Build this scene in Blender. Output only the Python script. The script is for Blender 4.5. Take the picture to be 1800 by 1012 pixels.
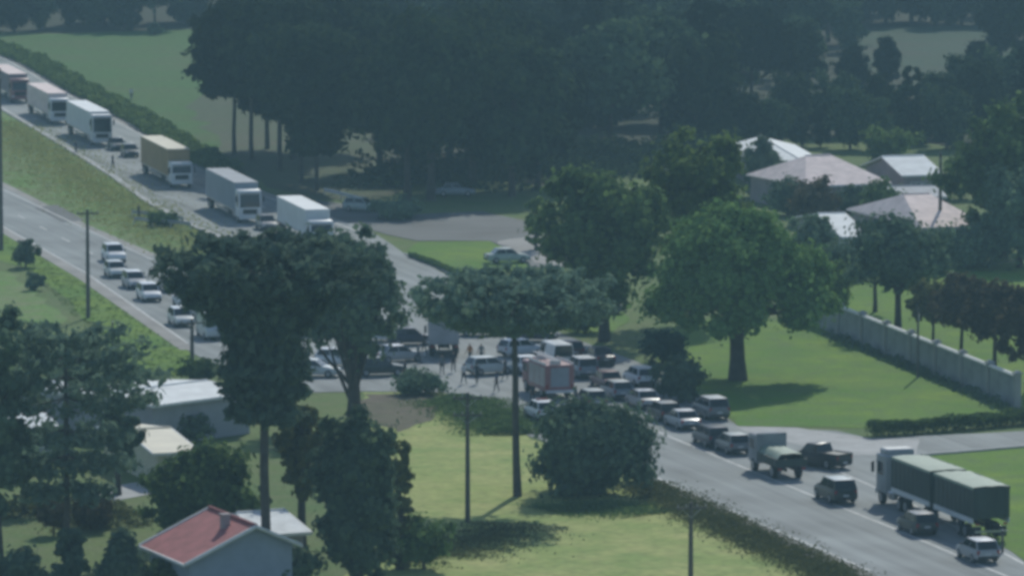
import bpy, math, random
import numpy as np
from mathutils import Vector, Matrix
from mathutils.geometry import tessellate_polygon

R = math.radians
S = bpy.context.scene
COL = S.collection
for o in list(bpy.data.objects):
    bpy.data.objects.remove(o)

# ------------------------------------------------------------------ camera
CAM_H = 58.0
F = 9900.0            # focal length in pixels of an 1800 px wide picture
PITCH = R(6.354)
cd = bpy.data.cameras.new('camera')
cam = bpy.data.objects.new('camera', cd)
COL.objects.link(cam)
cam.location = (0, 0, CAM_H)
cam.rotation_euler = (R(90) - PITCH, 0, 0)
cd.sensor_width = 36.0
cd.lens = 36.0 * F / 1800.0
cd.clip_start = 1.0
cd.clip_end = 20000.0
S.camera = cam

# ------------------------------------------------------------------ sky, sun, exposure
SUN_EL = R(38)
SUN_AZ = math.atan2(0.22, 0.975)       # clockwise from +Y (straight away from the camera)
w = bpy.data.worlds.new("World")
S.world = w
w.use_nodes = True
nt = w.node_tree
nt.nodes.clear()
sky = nt.nodes.new('ShaderNodeTexSky')
sky.sky_type = 'NISHITA'
sky.sun_disc = False
sky.sun_elevation = SUN_EL
sky.sun_rotation = SUN_AZ
sky.air_density = 1.0
sky.dust_density = 0.6
sky.ozone_density = 2.0
bg = nt.nodes.new('ShaderNodeBackground')
bg.inputs['Strength'].default_value = 0.15
wo = nt.nodes.new('ShaderNodeOutputWorld')
nt.links.new(sky.outputs[0], bg.inputs['Color'])
nt.links.new(bg.outputs[0], wo.inputs['Surface'])
sd = bpy.data.lights.new('sun', 'SUN')
sd.energy = 3.8
sd.angle = R(0.6)
sd.color = (1.0, 0.99, 0.90)
sun = bpy.data.objects.new('sun', sd)
COL.objects.link(sun)
sdir = Vector((math.sin(SUN_AZ) * math.cos(SUN_EL), math.cos(SUN_AZ) * math.cos(SUN_EL), math.sin(SUN_EL)))
sun.rotation_euler = sdir.to_track_quat('Z', 'Y').to_euler()
sun.location = (40, 300, 200)
S.view_settings.view_transform = 'Standard'
S.view_settings.look = 'None'
S.view_settings.gamma = 1.0
S.view_settings.use_curve_mapping = False
S.view_settings.exposure = -0.40
S.render.engine = 'CYCLES'
S.cycles.use_denoising = True
S.cycles.max_bounces = 6
S.cycles.diffuse_bounces = 2
S.cycles.glossy_bounces = 2
S.cycles.transmission_bounces = 2
S.cycles.volume_bounces = 0
S.cycles.transparent_max_bounces = 4
S.cycles.caustics_reflective = False
S.cycles.caustics_refractive = False
S.cycles.pixel_filter_type = 'BLACKMAN_HARRIS'
S.cycles.filter_width = 3.7          # a soft lens, as in the photograph

# ------------------------------------------------------------------ pixel <-> place
_fw = Vector((0, math.cos(PITCH), -math.sin(PITCH)))
_up = Vector((0, math.sin(PITCH), math.cos(PITCH)))

def ray(x, y):
    return _fw * F + Vector((1, 0, 0)) * (x - 900.0) + _up * (506.0 - y)

def P(x, y, z=0.0):
    d = ray(x, y)
    t = (z - CAM_H) / d.z
    return Vector((d.x * t, d.y * t, z))

def SC(y):                      # pixels (of 1800) per metre at the ground seen at row y
    return F / (P(900, y) - Vector((0, 0, CAM_H))).length

def HT(x, yb, yt):              # height of an upright thing whose foot is at row yb and top at row yt
    Y = P(x, yb).y
    d = ray(x, yt)
    return CAM_H + d.z * (Y / d.y)

def direction(a, b):
    v = P(*b) - P(*a)
    v.z = 0
    return v.normalized()

# ------------------------------------------------------------------ materials
def _n(nt, t, **k):
    n = nt.nodes.new(t)
    for a, b in k.items():
        setattr(n, a, b)
    return n

def mat(name, col, rough=0.6, var=0.18, scale=1.2, col2=None, metal=0.0, bump=0.0, spec=0.5, fine=None):
    m = bpy.data.materials.new(name)
    m.use_nodes = True
    nt = m.node_tree
    b = nt.nodes['Principled BSDF']
    b.inputs['Roughness'].default_value = rough
    b.inputs['Metallic'].default_value = metal
    b.inputs['Specular IOR Level'].default_value = spec
    tc = _n(nt, 'ShaderNodeTexCoord')
    no = _n(nt, 'ShaderNodeTexNoise')
    no.inputs['Scale'].default_value = scale
    no.inputs['Detail'].default_value = 5
    no.inputs['Roughness'].default_value = 0.62
    nt.links.new(tc.outputs['Object'], no.inputs['Vector'])
    ramp = _n(nt, 'ShaderNodeValToRGB')
    c2 = col2 or tuple(c * (1 + var) for c in col)
    c1 = tuple(c * (1 - var) for c in col) if not col2 else col
    ramp.color_ramp.elements[0].position = 0.33
    ramp.color_ramp.elements[1].position = 0.67
    ramp.color_ramp.elements[0].color = (*c1, 1)
    ramp.color_ramp.elements[1].color = (*c2, 1)
    nt.links.new(no.outputs['Fac'], ramp.inputs['Fac'])
    nt.links.new(ramp.outputs['Color'], b.inputs['Base Color'])
    if bump:
        bp = _n(nt, 'ShaderNodeBump')
        bp.inputs['Strength'].default_value = bump
        bp.inputs['Distance'].default_value = 0.1
        n2 = _n(nt, 'ShaderNodeTexNoise')
        n2.inputs['Scale'].default_value = fine or scale * 6
        n2.inputs['Detail'].default_value = 4
        nt.links.new(tc.outputs['Object'], n2.inputs['Vector'])
        nt.links.new(n2.outputs['Fac'], bp.inputs['Height'])
        nt.links.new(bp.outputs['Normal'], b.inputs['Normal'])
    return m

def ground_mat(name, cols, s1=0.05, s2=0.4, s3=3.0, rough=0.95, bump=0.6):
    """Grass: three colours mixed by broad, middle and fine noise."""
    m = bpy.data.materials.new(name)
    m.use_nodes = True
    nt = m.node_tree
    b = nt.nodes['Principled BSDF']
    b.inputs['Roughness'].default_value = rough
    b.inputs['Specular IOR Level'].default_value = 0.15
    ge = _n(nt, 'ShaderNodeNewGeometry')
    def noise(s, lo, hi, det=4):
        n = _n(nt, 'ShaderNodeTexNoise')
        n.inputs['Scale'].default_value = s
        n.inputs['Detail'].default_value = det
        n.inputs['Roughness'].default_value = 0.6
        nt.links.new(ge.outputs['Position'], n.inputs['Vector'])
        mr = _n(nt, 'ShaderNodeMapRange')
        mr.inputs['From Min'].default_value = lo
        mr.inputs['From Max'].default_value = hi
        nt.links.new(n.outputs['Fac'], mr.inputs['Value'])
        return mr.outputs['Result'], n.outputs['Fac']
    a, _ = noise(s1, 0.38, 0.62)
    c, _ = noise(s2, 0.4, 0.68)
    f, raw = noise(s3, 0.3, 0.7, 3)
    def mix(fac, A, B, bt='MIX', f=None):
        x = _n(nt, 'ShaderNodeMix', data_type='RGBA', blend_type=bt)
        if fac is not None:
            nt.links.new(fac, x.inputs[0])
        else:
            x.inputs[0].default_value = f
        for s, v in ((6, A), (7, B)):
            if isinstance(v, tuple):
                x.inputs[s].default_value = (*v, 1)
            else:
                nt.links.new(v, x.inputs[s])
        return x.outputs[2]
    k = mix(a, cols[0], cols[1])
    k = mix(c, k, cols[2])
    dark = mix(f, (0.72, 0.72, 0.72), (1.15, 1.15, 1.15))
    k = mix(None, k, dark, 'MULTIPLY', 1.0)
    nt.links.new(k, b.inputs['Base Color'])
    bp = _n(nt, 'ShaderNodeBump')
    bp.inputs['Strength'].default_value = bump
    bp.inputs['Distance'].default_value = 0.25
    nt.links.new(raw, bp.inputs['Height'])
    nt.links.new(bp.outputs['Normal'], b.inputs['Normal'])
    return m

def road_mat(name, col, ang, rough=0.8):
    """Worn asphalt with streaks along the road and patched areas."""
    m = bpy.data.materials.new(name)
    m.use_nodes = True
    nt = m.node_tree
    b = nt.nodes['Principled BSDF']
    b.inputs['Roughness'].default_value = rough
    b.inputs['Specular IOR Level'].default_value = 0.22
    ge = _n(nt, 'ShaderNodeNewGeometry')
    mp = _n(nt, 'ShaderNodeMapping')
    mp.inputs['Rotation'].default_value = (0, 0, -ang)
    nt.links.new(ge.outputs['Position'], mp.inputs['Vector'])
    mp2 = _n(nt, 'ShaderNodeMapping')
    mp2.inputs['Scale'].default_value = (0.03, 0.9, 1)
    nt.links.new(mp.outputs[0], mp2.inputs['Vector'])
    n1 = _n(nt, 'ShaderNodeTexNoise'); n1.inputs['Scale'].default_value = 1.0; n1.inputs['Detail'].default_value = 3
    nt.links.new(mp2.outputs[0], n1.inputs['Vector'])
    n2 = _n(nt, 'ShaderNodeTexNoise'); n2.inputs['Scale'].default_value = 0.12; n2.inputs['Detail'].default_value = 6
    nt.links.new(ge.outputs['Position'], n2.inputs['Vector'])
    ad = _n(nt, 'ShaderNodeMath', operation='ADD')
    nt.links.new(n1.outputs['Fac'], ad.inputs[0]); nt.links.new(n2.outputs['Fac'], ad.inputs[1])
    mr = _n(nt, 'ShaderNodeMapRange')
    mr.inputs['From Min'].default_value = 0.7; mr.inputs['From Max'].default_value = 1.3
    mr.inputs['To Min'].default_value = 0.66; mr.inputs['To Max'].default_value = 1.30
    nt.links.new(ad.outputs[0], mr.inputs['Value'])
    mx = _n(nt, 'ShaderNodeVectorMath', operation='SCALE')
    mx.inputs[0].default_value = col
    nt.links.new(mr.outputs[0], mx.inputs['Scale'])
    nt.links.new(mx.outputs[0], b.inputs['Base Color'])
    return m

def leaf_mat(name, dark, light, trans=0.35, spread=(.7, 1.25)):
    """Leaves: each leaf card its own tint, each tree slightly its own."""
    m = bpy.data.materials.new(name)
    m.use_nodes = True
    nt = m.node_tree
    nt.nodes.clear()
    out = _n(nt, 'ShaderNodeOutputMaterial')
    ge = _n(nt, 'ShaderNodeNewGeometry')
    oi = _n(nt, 'ShaderNodeObjectInfo')
    rp = _n(nt, 'ShaderNodeValToRGB')
    rp.color_ramp.elements[0].color = (*dark, 1)
    rp.color_ramp.elements[1].color = (*light, 1)
    nt.links.new(ge.outputs['Random Per Island'], rp.inputs['Fac'])
    mr = _n(nt, 'ShaderNodeMapRange')
    mr.inputs['To Min'].default_value = spread[0]
    mr.inputs['To Max'].default_value = spread[1]
    nt.links.new(oi.outputs['Random'], mr.inputs['Value'])
    sc = _n(nt, 'ShaderNodeVectorMath', operation='SCALE')
    nt.links.new(rp.outputs['Color'], sc.inputs[0])
    nt.links.new(mr.outputs[0], sc.inputs['Scale'])
    d = _n(nt, 'ShaderNodeBsdfDiffuse')
    t = _n(nt, 'ShaderNodeBsdfTranslucent')
    mix = _n(nt, 'ShaderNodeMixShader')
    mix.inputs[0].default_value = trans
    nt.links.new(sc.outputs[0], d.inputs['Color'])
    nt.links.new(sc.outputs[0], t.inputs['Color'])
    nt.links.new(d.outputs[0], mix.inputs[1])
    nt.links.new(t.outputs[0], mix.inputs[2])
    nt.links.new(mix.outputs[0], out.inputs['Surface'])
    return m

ROAD_ANG = math.atan2(*(lambda v: (v.y, v.x))(direction((1740, 1000), (1110, 740))))
M = {}
M['grass'] = ground_mat('grass_mid', [(.105, .175, .050), (.140, .195, .055), (.155, .185, .075)])
M['lawn'] = ground_mat('grass_lawn', [(.100, .215, .022), (.185, .285, .026), (.125, .200, .050)], 0.08, 0.5, 4, bump=.35)
M['dry'] = ground_mat('grass_dry', [(.30, .36, .105), (.24, .32, .090), (.40, .41, .15)], 0.06, 0.22, 1.2, bump=.15)
M['field'] = ground_mat('grass_field', [(.066, .140, .030), (.090, .125, .040), (.062, .150, .028)], 0.02, 0.1, 1)
M['brown'] = ground_mat('grass_brown', [(.130, .115, .075), (.110, .125, .060), (.150, .125, .090)], 0.04, 0.2, 1)
M['clearing'] = ground_mat('grass_clearing', [(.050, .075, .040), (.065, .075, .050), (.045, .085, .045)], 0.02, 0.1, 1)
M['field2'] = ground_mat('grass_rough_field', [(.085, .105, .055), (.105, .105, .065), (.080, .115, .050)], 0.04, 0.2, 1)
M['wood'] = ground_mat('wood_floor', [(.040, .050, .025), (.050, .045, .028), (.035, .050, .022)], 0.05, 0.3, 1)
M['median'] = ground_mat('grass_median', [(.160, .240, .075), (.140, .260, .055), (.205, .235, .11)], 0.06, 0.3, 2)
M['asphalt'] = road_mat('asphalt', (.225, .243, .240), ROAD_ANG)
M['asphalt2'] = road_mat('asphalt_pale', (.225, .242, .235), ROAD_ANG)
M['asphalt_shade_and_patch'] = road_mat('asphalt_shade_and_patch', (.105, .110, .110), 0.2)  # dark tone carries tree shade on the side road; also colours the repair patch
M['dirt'] = mat('packed_dirt', (.30, .285, .26), .95, .2, .15, bump=.3, fine=2)
M['concrete'] = mat('concrete', (.36, .36, .35), .85, .18, .6, bump=.15)
M['conc_dark'] = mat('weathered_concrete', (.27, .285, .29), .9, .25, .5, bump=.2)
M['cap'] = mat('pale_coping', (.72, .72, .69), .8, .12, 1.5)
M['paint'] = mat('road_paint', (.62, .62, .60), .7, .25, .5)
M['yellow'] = mat('yellow_paint', (.55, .42, .10), .7, .2, .5)
M['glass'] = mat('window_glass', (.020, .026, .030), .06, .2, 1)
M['rubber'] = mat('rubber', (.022, .022, .023), .85, .2, 4)
M['dark'] = mat('black_plastic', (.030, .031, .033), .6, .2, 3)
M['steel'] = mat('grey_steel', (.42, .43, .44), .35, .15, 3, metal=.8)
M['rim'] = mat('rim_metal', (.38, .39, .40), .4, .15, 6, metal=.7)
M['head'] = mat('headlight_lens', (.70, .72, .74), .12, .1, 8)
M['tail'] = mat('tail_lens', (.30, .02, .02), .2, .15, 8)
M['plate'] = mat('number_plate', (.55, .56, .57), .5, .1, 8)
M['wood_pole'] = mat('weathered_wood', (.115, .105, .092), .9, .25, 2, bump=.3)
M['bark'] = mat('bark', (.060, .050, .042), .95, .35, 1.5, bump=.6)
M['bark2'] = mat('grey_bark', (.085, .078, .070), .95, .3, 1.5, bump=.6)
M['tarp'] = mat('pale_tarpaulin', (.25, .32, .25), .7, .1, .7, bump=.3, fine=3)
M['green_side'] = mat('dark_green_panel', (.030, .050, .042), .55, .2, .8)
M['orange'] = mat('ochre_panel', (.36, .25, .12), .6, .15, .6)
M['cream'] = mat('cream_panel', (.58, .53, .40), .6, .12, .5)
M['white_panel'] = mat('white_panel', (.66, .68, .68), .5, .08, .6)
M['cab_grey'] = mat('dusty_white_cab', (.30, .32, .33), .45, .12, .6)
M['greyblue'] = mat('grey_blue_panel', (.26, .30, .35), .55, .12, .6)
M['redtruck'] = mat('rescue_red', (.30, .13, .13), .4, .15, .8)
M['roof_pink'] = mat('clay_roof_weathered', (.80, .66, .61), .9, .16, 1.0, bump=.3)
M['roof_red'] = mat('clay_roof_red', (.40, .135, .135), .85, .2, 1.0, bump=.3)
M['roof_white'] = mat('fibre_cement_roof', (.70, .72, .71), .8, .14, .8, bump=.2)
M['roof_grey'] = mat('grey_roof', (.30, .32, .35), .75, .15, .8, bump=.2)
M['wall_mauve'] = mat('mauve_render', (.34, .29, .30), .9, .12, .8)
M['wall_white'] = mat('white_render', (.60, .60, .57), .9, .12, .8)
M['wall_cream'] = mat('cream_render', (.55, .52, .40), .9, .12, .8)
M['wall_grey'] = mat('grey_render', (.33, .34, .36), .9, .15, .6)
M['wall_blue'] = mat('blue_grey_render', (.30, .35, .42), .9, .1, .8)
M['fascia'] = mat('white_fascia', (.70, .70, .68), .7, .08, 2)
M['skin'] = mat('skin', (.36, .22, .15), .6, .08, 6)
M['hair'] = mat('hair', (.022, .016, .012), .7, .2, 9)
M['cloth_dark'] = mat('dark_cloth', (.030, .034, .045), .9, .2, 5)
M['cloth_blue'] = mat('blue_cloth', (.05, .08, .15), .9, .2, 5)
M['cloth_grey'] = mat('grey_cloth', (.17, .18, .18), .9, .2, 5)
M['cloth_hi'] = mat('orange_cloth', (.40, .16, .04), .9, .2, 5)
M['ceramic'] = mat('insulator', (.30, .28, .26), .4, .1, 9)

M['lf_dark'] = leaf_mat('leaf_dark', (.085, .142, .100), (.160, .235, .135), .36)
M['lf_arau'] = leaf_mat('leaf_araucaria', (.098, .160, .125), (.170, .240, .165), .32)
M['lf_mid'] = leaf_mat('leaf_mid', (.070, .125, .050), (.140, .215, .070), .42)
M['lf_light'] = leaf_mat('leaf_light', (.095, .165, .045), (.200, .280, .085), .5)
M['lf_crest'] = leaf_mat('leaf_crest', (.090, .175, .055), (.170, .275, .090), .32)
M['lf_brown'] = leaf_mat('leaf_brown', (.085, .075, .050), (.150, .130, .075), .3)
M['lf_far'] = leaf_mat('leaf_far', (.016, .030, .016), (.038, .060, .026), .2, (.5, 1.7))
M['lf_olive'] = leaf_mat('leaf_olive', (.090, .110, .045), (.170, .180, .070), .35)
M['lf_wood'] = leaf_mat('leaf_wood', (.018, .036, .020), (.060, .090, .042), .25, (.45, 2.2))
M['lf_dry'] = leaf_mat('leaf_dry', (.24, .26, .09), (.33, .33, .13), .4)
M['lf_teal'] = leaf_mat('leaf_teal', (.022, .060, .048), (.045, .100, .075), .3)

def paint(c, name):
    k = 'paint_' + name
    if k not in M:
        M[k] = mat('car_paint_' + name, c, .28, .05, 2)
    return M[k]
CARS = dict(silver=(.36, .37, .38), white=(.72, .73, .73), black=(.022, .024, .027), dgreen=(.035, .050, .046), grey=(.17, .18, .19),
            maroon=(.13, .045, .055), dblue=(.035, .045, .070), pale=(.52, .55, .53), bluegrey=(.24, .28, .32), sage=(.40, .46, .42))

# ------------------------------------------------------------------ object helpers
def link(o, parent=None):
    COL.objects.link(o)
    if parent is not None:
        o.parent = parent
    return o

def tag(o, label=None, cat=None, group=None, kind=None):
    if label: o['label'] = label
    if cat: o['category'] = cat
    if group: o['group'] = group
    if kind: o['kind'] = kind
    return o

def thing(name, label, cat, loc=(0, 0, 0), rz=0.0, group=None):
    o = bpy.data.objects.new(name, None)
    o.empty_display_size = 0.3
    COL.objects.link(o)
    o.location = loc
    o.rotation_euler = (0, 0, rz)
    return tag(o, label, cat, group)

class MB:
    def __init__(s):
        s.v = []; s.f = []; s.m = []
    def add(s, vs, fs, mi=0):
        b = len(s.v)
        s.v += [tuple(q) for q in vs]
        s.f += [tuple(b + i for i in f) for f in fs]
        s.m += [mi] * len(fs)
        return s
    def box(s, c, d, mi=0, taper=(1, 1), rot=None):
        x, y, z = (k / 2 for k in d)
        tx, ty = taper
        vs = [Vector((-x, -y, -z)), Vector((x, -y, -z)), Vector((x, y, -z)), Vector((-x, y, -z)),
              Vector((-x * tx, -y * ty, z)), Vector((x * tx, -y * ty, z)), Vector((x * tx, y * ty, z)), Vector((-x * tx, y * ty, z))]
        if rot is not None:
            vs = [rot @ q for q in vs]
        c = Vector(c)
        return s.add([q + c for q in vs], [(3, 2, 1, 0), (4, 5, 6, 7), (0, 1, 5, 4), (1, 2, 6, 5), (2, 3, 7, 6), (3, 0, 4, 7)], mi)
    def rbox(s, c, d, r=0.05, mi=0):
        """box with rounded upright edges and a chamfered top and bottom"""
        x, y, z = (k / 2 for k in d)
        r = min(r, x * .9, y * .9, z * .9)
        ring = []
        for cx, cy, a0 in ((x - r, y - r, 0), (-x + r, y - r, 90), (-x + r, -y + r, 180), (x - r, -y + r, 270)):
            for k in range(3):
                a = R(a0 + 45 * k)
                ring.append((cx, cy, math.cos(a), math.sin(a)))
        vs = []
        for (zz, ins) in ((-z, r * .6), (-z + r * .6, 0), (z - r * .6, 0), (z, r * .6)):
            for cx, cy, ca, sa in ring:
                vs.append(Vector(c) + Vector((cx + ca * (r - ins), cy + sa * (r - ins), zz)))
        n = len(ring)
        fs = []
        for k in range(3):
            for i in range(n):
                j = (i + 1) % n
                fs.append((k * n + i, k * n + j, (k + 1) * n + j, (k + 1) * n + i))
        fs.append(tuple(range(n - 1, -1, -1)))
        fs.append(tuple(3 * n + i for i in range(n)))
        return s.add(vs, fs, mi)
    def tube(s, pts, rad, n=8, mi=0, cap=True):
        pts = [Vector(q) for q in pts]
        if not hasattr(rad, '__len__'):
            rad = [rad] * len(pts)
        vs = []; fs = []
        for i, q in enumerate(pts):
            t = (pts[min(i + 1, len(pts) - 1)] - pts[max(i - 1, 0)])
            t = t.normalized() if t.length > 1e-9 else Vector((0, 0, 1))
            a = t.cross(Vector((0, 0, 1)) if abs(t.z) < .9 else Vector((1, 0, 0))).normalized()
            b = t.cross(a)
            for k in range(n):
                an = 2 * math.pi * k / n
                vs.append(q + (a * math.cos(an) + b * math.sin(an)) * rad[i])
        for i in range(len(pts) - 1):
            for k in range(n):
                j = (k + 1) % n
                fs.append((i * n + k, (i + 1) * n + k, (i + 1) * n + j, i * n + j))
        if cap:
            fs.append(tuple(range(n)))
            fs.append(tuple((len(pts) - 1) * n + k for k in range(n - 1, -1, -1)))
        return s.add(vs, fs, mi)
    def lathe(s, c, prof, axis='y', n=18, mi=0):
        """prof: list of (radius, offset along axis)"""
        c = Vector(c)
        vs = []; fs = []
        for r, h in prof:
            for k in range(n):
                a = 2 * math.pi * k / n
                u, v_ = r * math.cos(a), r * math.sin(a)
                q = {'x': (h, u, v_), 'y': (u, h, v_), 'z': (u, v_, h)}[axis]
                vs.append(c + Vector(q))
        for i in range(len(prof) - 1):
            for k in range(n):
                j = (k + 1) % n
                fs.append((i * n + k, i * n + j, (i + 1) * n + j, (i + 1) * n + k))
        fs.append(tuple(range(n - 1, -1, -1)))
        fs.append(tuple((len(prof) - 1) * n + k for k in range(n)))
        return s.add(vs, fs, mi)
    def quad_out(s, q, off=0.006, thick=0.004, mi=0):
        """a thin pane standing a little proud of the quad q"""
        q = [Vector(k) for k in q]
        n = (q[1] - q[0]).cross(q[3] - q[0]).normalized()
        a = [k + n * off for k in q]
        b = [k + n * (off - thick - .02) for k in q]
        return s.add(a + b, [(0, 1, 2, 3), (7, 6, 5, 4), (0, 4, 5, 1), (1, 5, 6, 2), (2, 6, 7, 3), (3, 7, 4, 0)], mi)
    def mesh(s, name, mats, smooth=None):
        me = bpy.data.meshes.new(name)
        me.from_pydata(s.v, [], s.f)
        for k in (mats if isinstance(mats, (list, tuple)) else [mats]):
            me.materials.append(k)
        if len(set(s.m)) > 1:
            me.polygons.foreach_set('material_index', s.m)
        if smooth:
            me.shade_smooth()
            me.set_sharp_from_angle(angle=R(smooth))
        me.update()
        return me
    def build(s, name, mats, parent=None, smooth=None):
        return link(bpy.data.objects.new(name, s.mesh(name, mats, smooth)), parent)

_cache = {}
def part(key, name, maker, mats, parent, smooth=None, loc=(0, 0, 0), rot=(0, 0, 0)):
    """a part whose mesh is shared by every thing that uses the same key"""
    if key not in _cache:
        b = MB()
        maker(b)
        _cache[key] = b.mesh(name, mats, smooth)
    o = bpy.data.objects.new(name, _cache[key])
    o.location = loc
    o.rotation_euler = rot
    return link(o, parent)

def np_mesh(name, verts, quads, material, smooth=False):
    me = bpy.data.meshes.new(name)
    nv, nf = len(verts), len(quads)
    k = quads.shape[1]
    me.vertices.add(nv)
    me.vertices.foreach_set('co', verts.astype(np.float32).ravel())
    me.loops.add(nf * k)
    me.loops.foreach_set('vertex_index', quads.astype(np.int32).ravel())
    me.polygons.add(nf)
    me.polygons.foreach_set('loop_start', np.arange(0, nf * k, k, dtype=np.int32))
    me.materials.append(material)
    me.update(calc_edges=True)
    return me

# ------------------------------------------------------------------ ground, roads
def sheet(name, px, z, material, jit=0.0, step=3.0, seed=1, world=False, kind='structure'):
    rng = random.Random(seed)
    pts = [Vector(q) if world else P(*q) for q in px]
    out = []
    for i, a in enumerate(pts):
        b = pts[(i + 1) % len(pts)]
        n = max(1, int((b - a).length / step)) if jit else 1
        d = (b - a)
        nrm = Vector((-d.y, d.x, 0)).normalized() if d.length > 0 else Vector((0, 0, 0))
        for k in range(n):
            q = a + d * (k / n)
            if k or jit:
                q = q + nrm * rng.uniform(-jit, jit)
            out.append(Vector((q.x, q.y, z)))
    tris = tessellate_polygon([out])
    fs = []
    for t in tris:
        a, b, c = (out[i] for i in t)
        fs.append(tuple(t) if (b - a).cross(c - a).z > 0 else tuple(reversed(t)))
    me = bpy.data.meshes.new(name)
    me.from_pydata([tuple(q) for q in out], [], fs)
    me.materials.append(material)
    o = link(bpy.data.objects.new(name, me))
    if kind: o['kind'] = kind
    return o

def strip(name, px, width, z, material, kind='structure', h=0.0, dash=None):
    """a painted line or a kerb along ground points"""
    pts = [P(*q) for q in px]
    fine = []
    for a, b in zip(pts, pts[1:]):
        n = max(1, int((b - a).length / 2.0))
        fine += [a.lerp(b, k / n) for k in range(n)]
    fine.append(pts[-1])
    vs, fs = [], []
    acc = 0.0
    L = R_ = None
    rows = []
    for i, q in enumerate(fine):
        t = fine[min(i + 1, len(fine) - 1)] - fine[max(i - 1, 0)]
        nrm = Vector((-t.y, t.x, 0)).normalized() * (width / 2)
        rows.append((q + nrm, q - nrm))
    m = MB()
    acc = 0
    for i in range(len(rows) - 1):
        seg = (fine[i + 1] - fine[i]).length
        on = True if not dash else (acc % (dash[0] + dash[1])) < dash[0]
        acc += seg
        if not on:
            continue
        a, b = rows[i]; c, d = rows[i + 1]
        if h:
            q = [Vector((p_.x, p_.y, z)) for p_ in (b, d, c, a)]
            t = [Vector((p_.x, p_.y, z + h)) for p_ in (b, d, c, a)]
            m.add(q + t, [(4, 5, 6, 7), (0, 1, 5, 4), (1, 2, 6, 5), (2, 3, 7, 6), (3, 0, 4, 7)])
        else:
            m.add([Vector((p_.x, p_.y, z)) for p_ in (b, d, c, a)], [(0, 1, 2, 3)])
    o = m.build(name, material)
    if kind: o['kind'] = kind
    return o

# one big sheet out to the horizon, with gentle unevenness left to the relief of the grass
g = MB()
nx, ny = 24, 24
vs = [(-2600 + 5200 * i / nx, -400 + 5000 * j / ny, 0) for j in range(ny + 1) for i in range(nx + 1)]
fs = [(j * (nx + 1) + i, j * (nx + 1) + i + 1, (j + 1) * (nx + 1) + i + 1, (j + 1) * (nx + 1) + i) for j in range(ny) for i in range(nx)]
g.add(vs, fs)
g.build('ground', M['grass'])['kind'] = 'structure'

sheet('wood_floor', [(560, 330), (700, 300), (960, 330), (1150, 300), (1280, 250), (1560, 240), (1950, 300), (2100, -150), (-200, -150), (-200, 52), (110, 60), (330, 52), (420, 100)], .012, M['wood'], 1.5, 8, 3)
sheet('field', [(-60, 66), (110, 60), (330, 52), (440, 60), (620, 230), (600, 330), (560, 345), (450, 318), (310, 240), (-60, 62)], .024, M['field'], 1.0, 6, 4)
sheet('bare_field', [(330, 190), (420, 150), (640, 240), (720, 300), (660, 352), (560, 350), (440, 318), (380, 270)], .032, M['field2'], 2.0, 6, 5)
sheet('clearing', [(1480, 62), (1600, 48), (1760, 46), (1790, 90), (1700, 120), (1610, 150), (1500, 110)], .026, M['clearing'], 2, 8, 6)
sheet('median_grass', [(-60, 158), (100, 250), (200, 312), (260, 358), (330, 398), (430, 440), (360, 470), (290, 458), (150, 395), (-60, 300)], .026, M['median'], .3, 3, 7)
sheet('verge_grass', [(-60, 375), (150, 492), (330, 618), (345, 660), (240, 660), (150, 560), (60, 480), (-60, 430)], .026, M['lawn'], .5, 3, 8)
sheet('lawn', [(1120, 605), (1250, 560), (1440, 566), (1790, 724), (1700, 742), (1520, 752), (1300, 748), (1190, 668)], .026, M['lawn'], .25, 3, 9)
sheet('roadside_lawn', [(1618, 801), (1720, 793), (1960, 772), (2000, 1120), (1800, 985), (1700, 925), (1605, 868)], .026, M['lawn'], .25, 3, 10)
sheet('garden_lawn', [(1440, 560), (1500, 500), (1600, 470), (1900, 455), (1900, 740), (1800, 716)], .022, M['lawn'], .5, 4, 11)
sheet('island_lawn', [(712, 446), (735, 425), (862, 424), (895, 440), (930, 470), (870, 482), (815, 492)], .034, M['lawn'], .25, 3, 12)
sheet('island_lawn', [(960, 560), (1010, 540), (1085, 535), (1110, 560), (1070, 590), (1000, 585)], .034, M['lawn'], .25, 3, 13)
sheet('dry_grass', [(640, 688), (780, 692), (860, 722), (935, 772), (1140, 850), (1320, 930), (1520, 1018), (1560, 1100), (560, 1100), (660, 900)], .020, M['dry'], .5, 3, 14)

ASPH = [(-60, 362), (150, 490), (330, 615), (450, 692), (640, 688), (780, 690), (860, 720), (930, 766), (1140, 845), (1320, 925), (1520, 1012), (1760, 1120),
        (1990, 1120), (1800, 985), (1700, 925), (1605, 868), (1620, 800), (1720, 792), (1960, 772), (1960, 745), (1800, 758), (1530, 771), (1470, 757), (1300, 751),
        (1240, 702), (1160, 652), (1090, 625), (1000, 592), (930, 560), (820, 500), (715, 448), (640, 400), (560, 376), (430, 440), (380, 480), (270, 450), (-60, 296)]
sheet('road', ASPH, .042, M['asphalt'], .12, 3, 15)
UP = [(-60, 60), (0, 92), (100, 150), (200, 205), (320, 268), (450, 335), (560, 376), (640, 400), (715, 448), (760, 470), (600, 520), (430, 440), (330, 394), (260, 356), (200, 312), (100, 250), (-60, 155)]
sheet('highway', UP, .048, M['asphalt2'], .12, 3, 16)
SIDE = [(555, 352), (620, 362), (720, 378), (850, 372), (960, 398), (1010, 430), (1000, 470), (935, 470), (895, 440), (862, 424), (735, 424), (660, 408), (570, 378)]
sheet('side_road', SIDE, .054, M['asphalt_shade_and_patch'], .2, 3, 17)  # dark asphalt colour puts the grove's shade into the whole side road
sheet('dirt_yard', [(872, 425), (945, 414), (1010, 440), (1000, 470), (940, 462), (905, 442)], .060, M['dirt'], .3, 2, 18)
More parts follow.
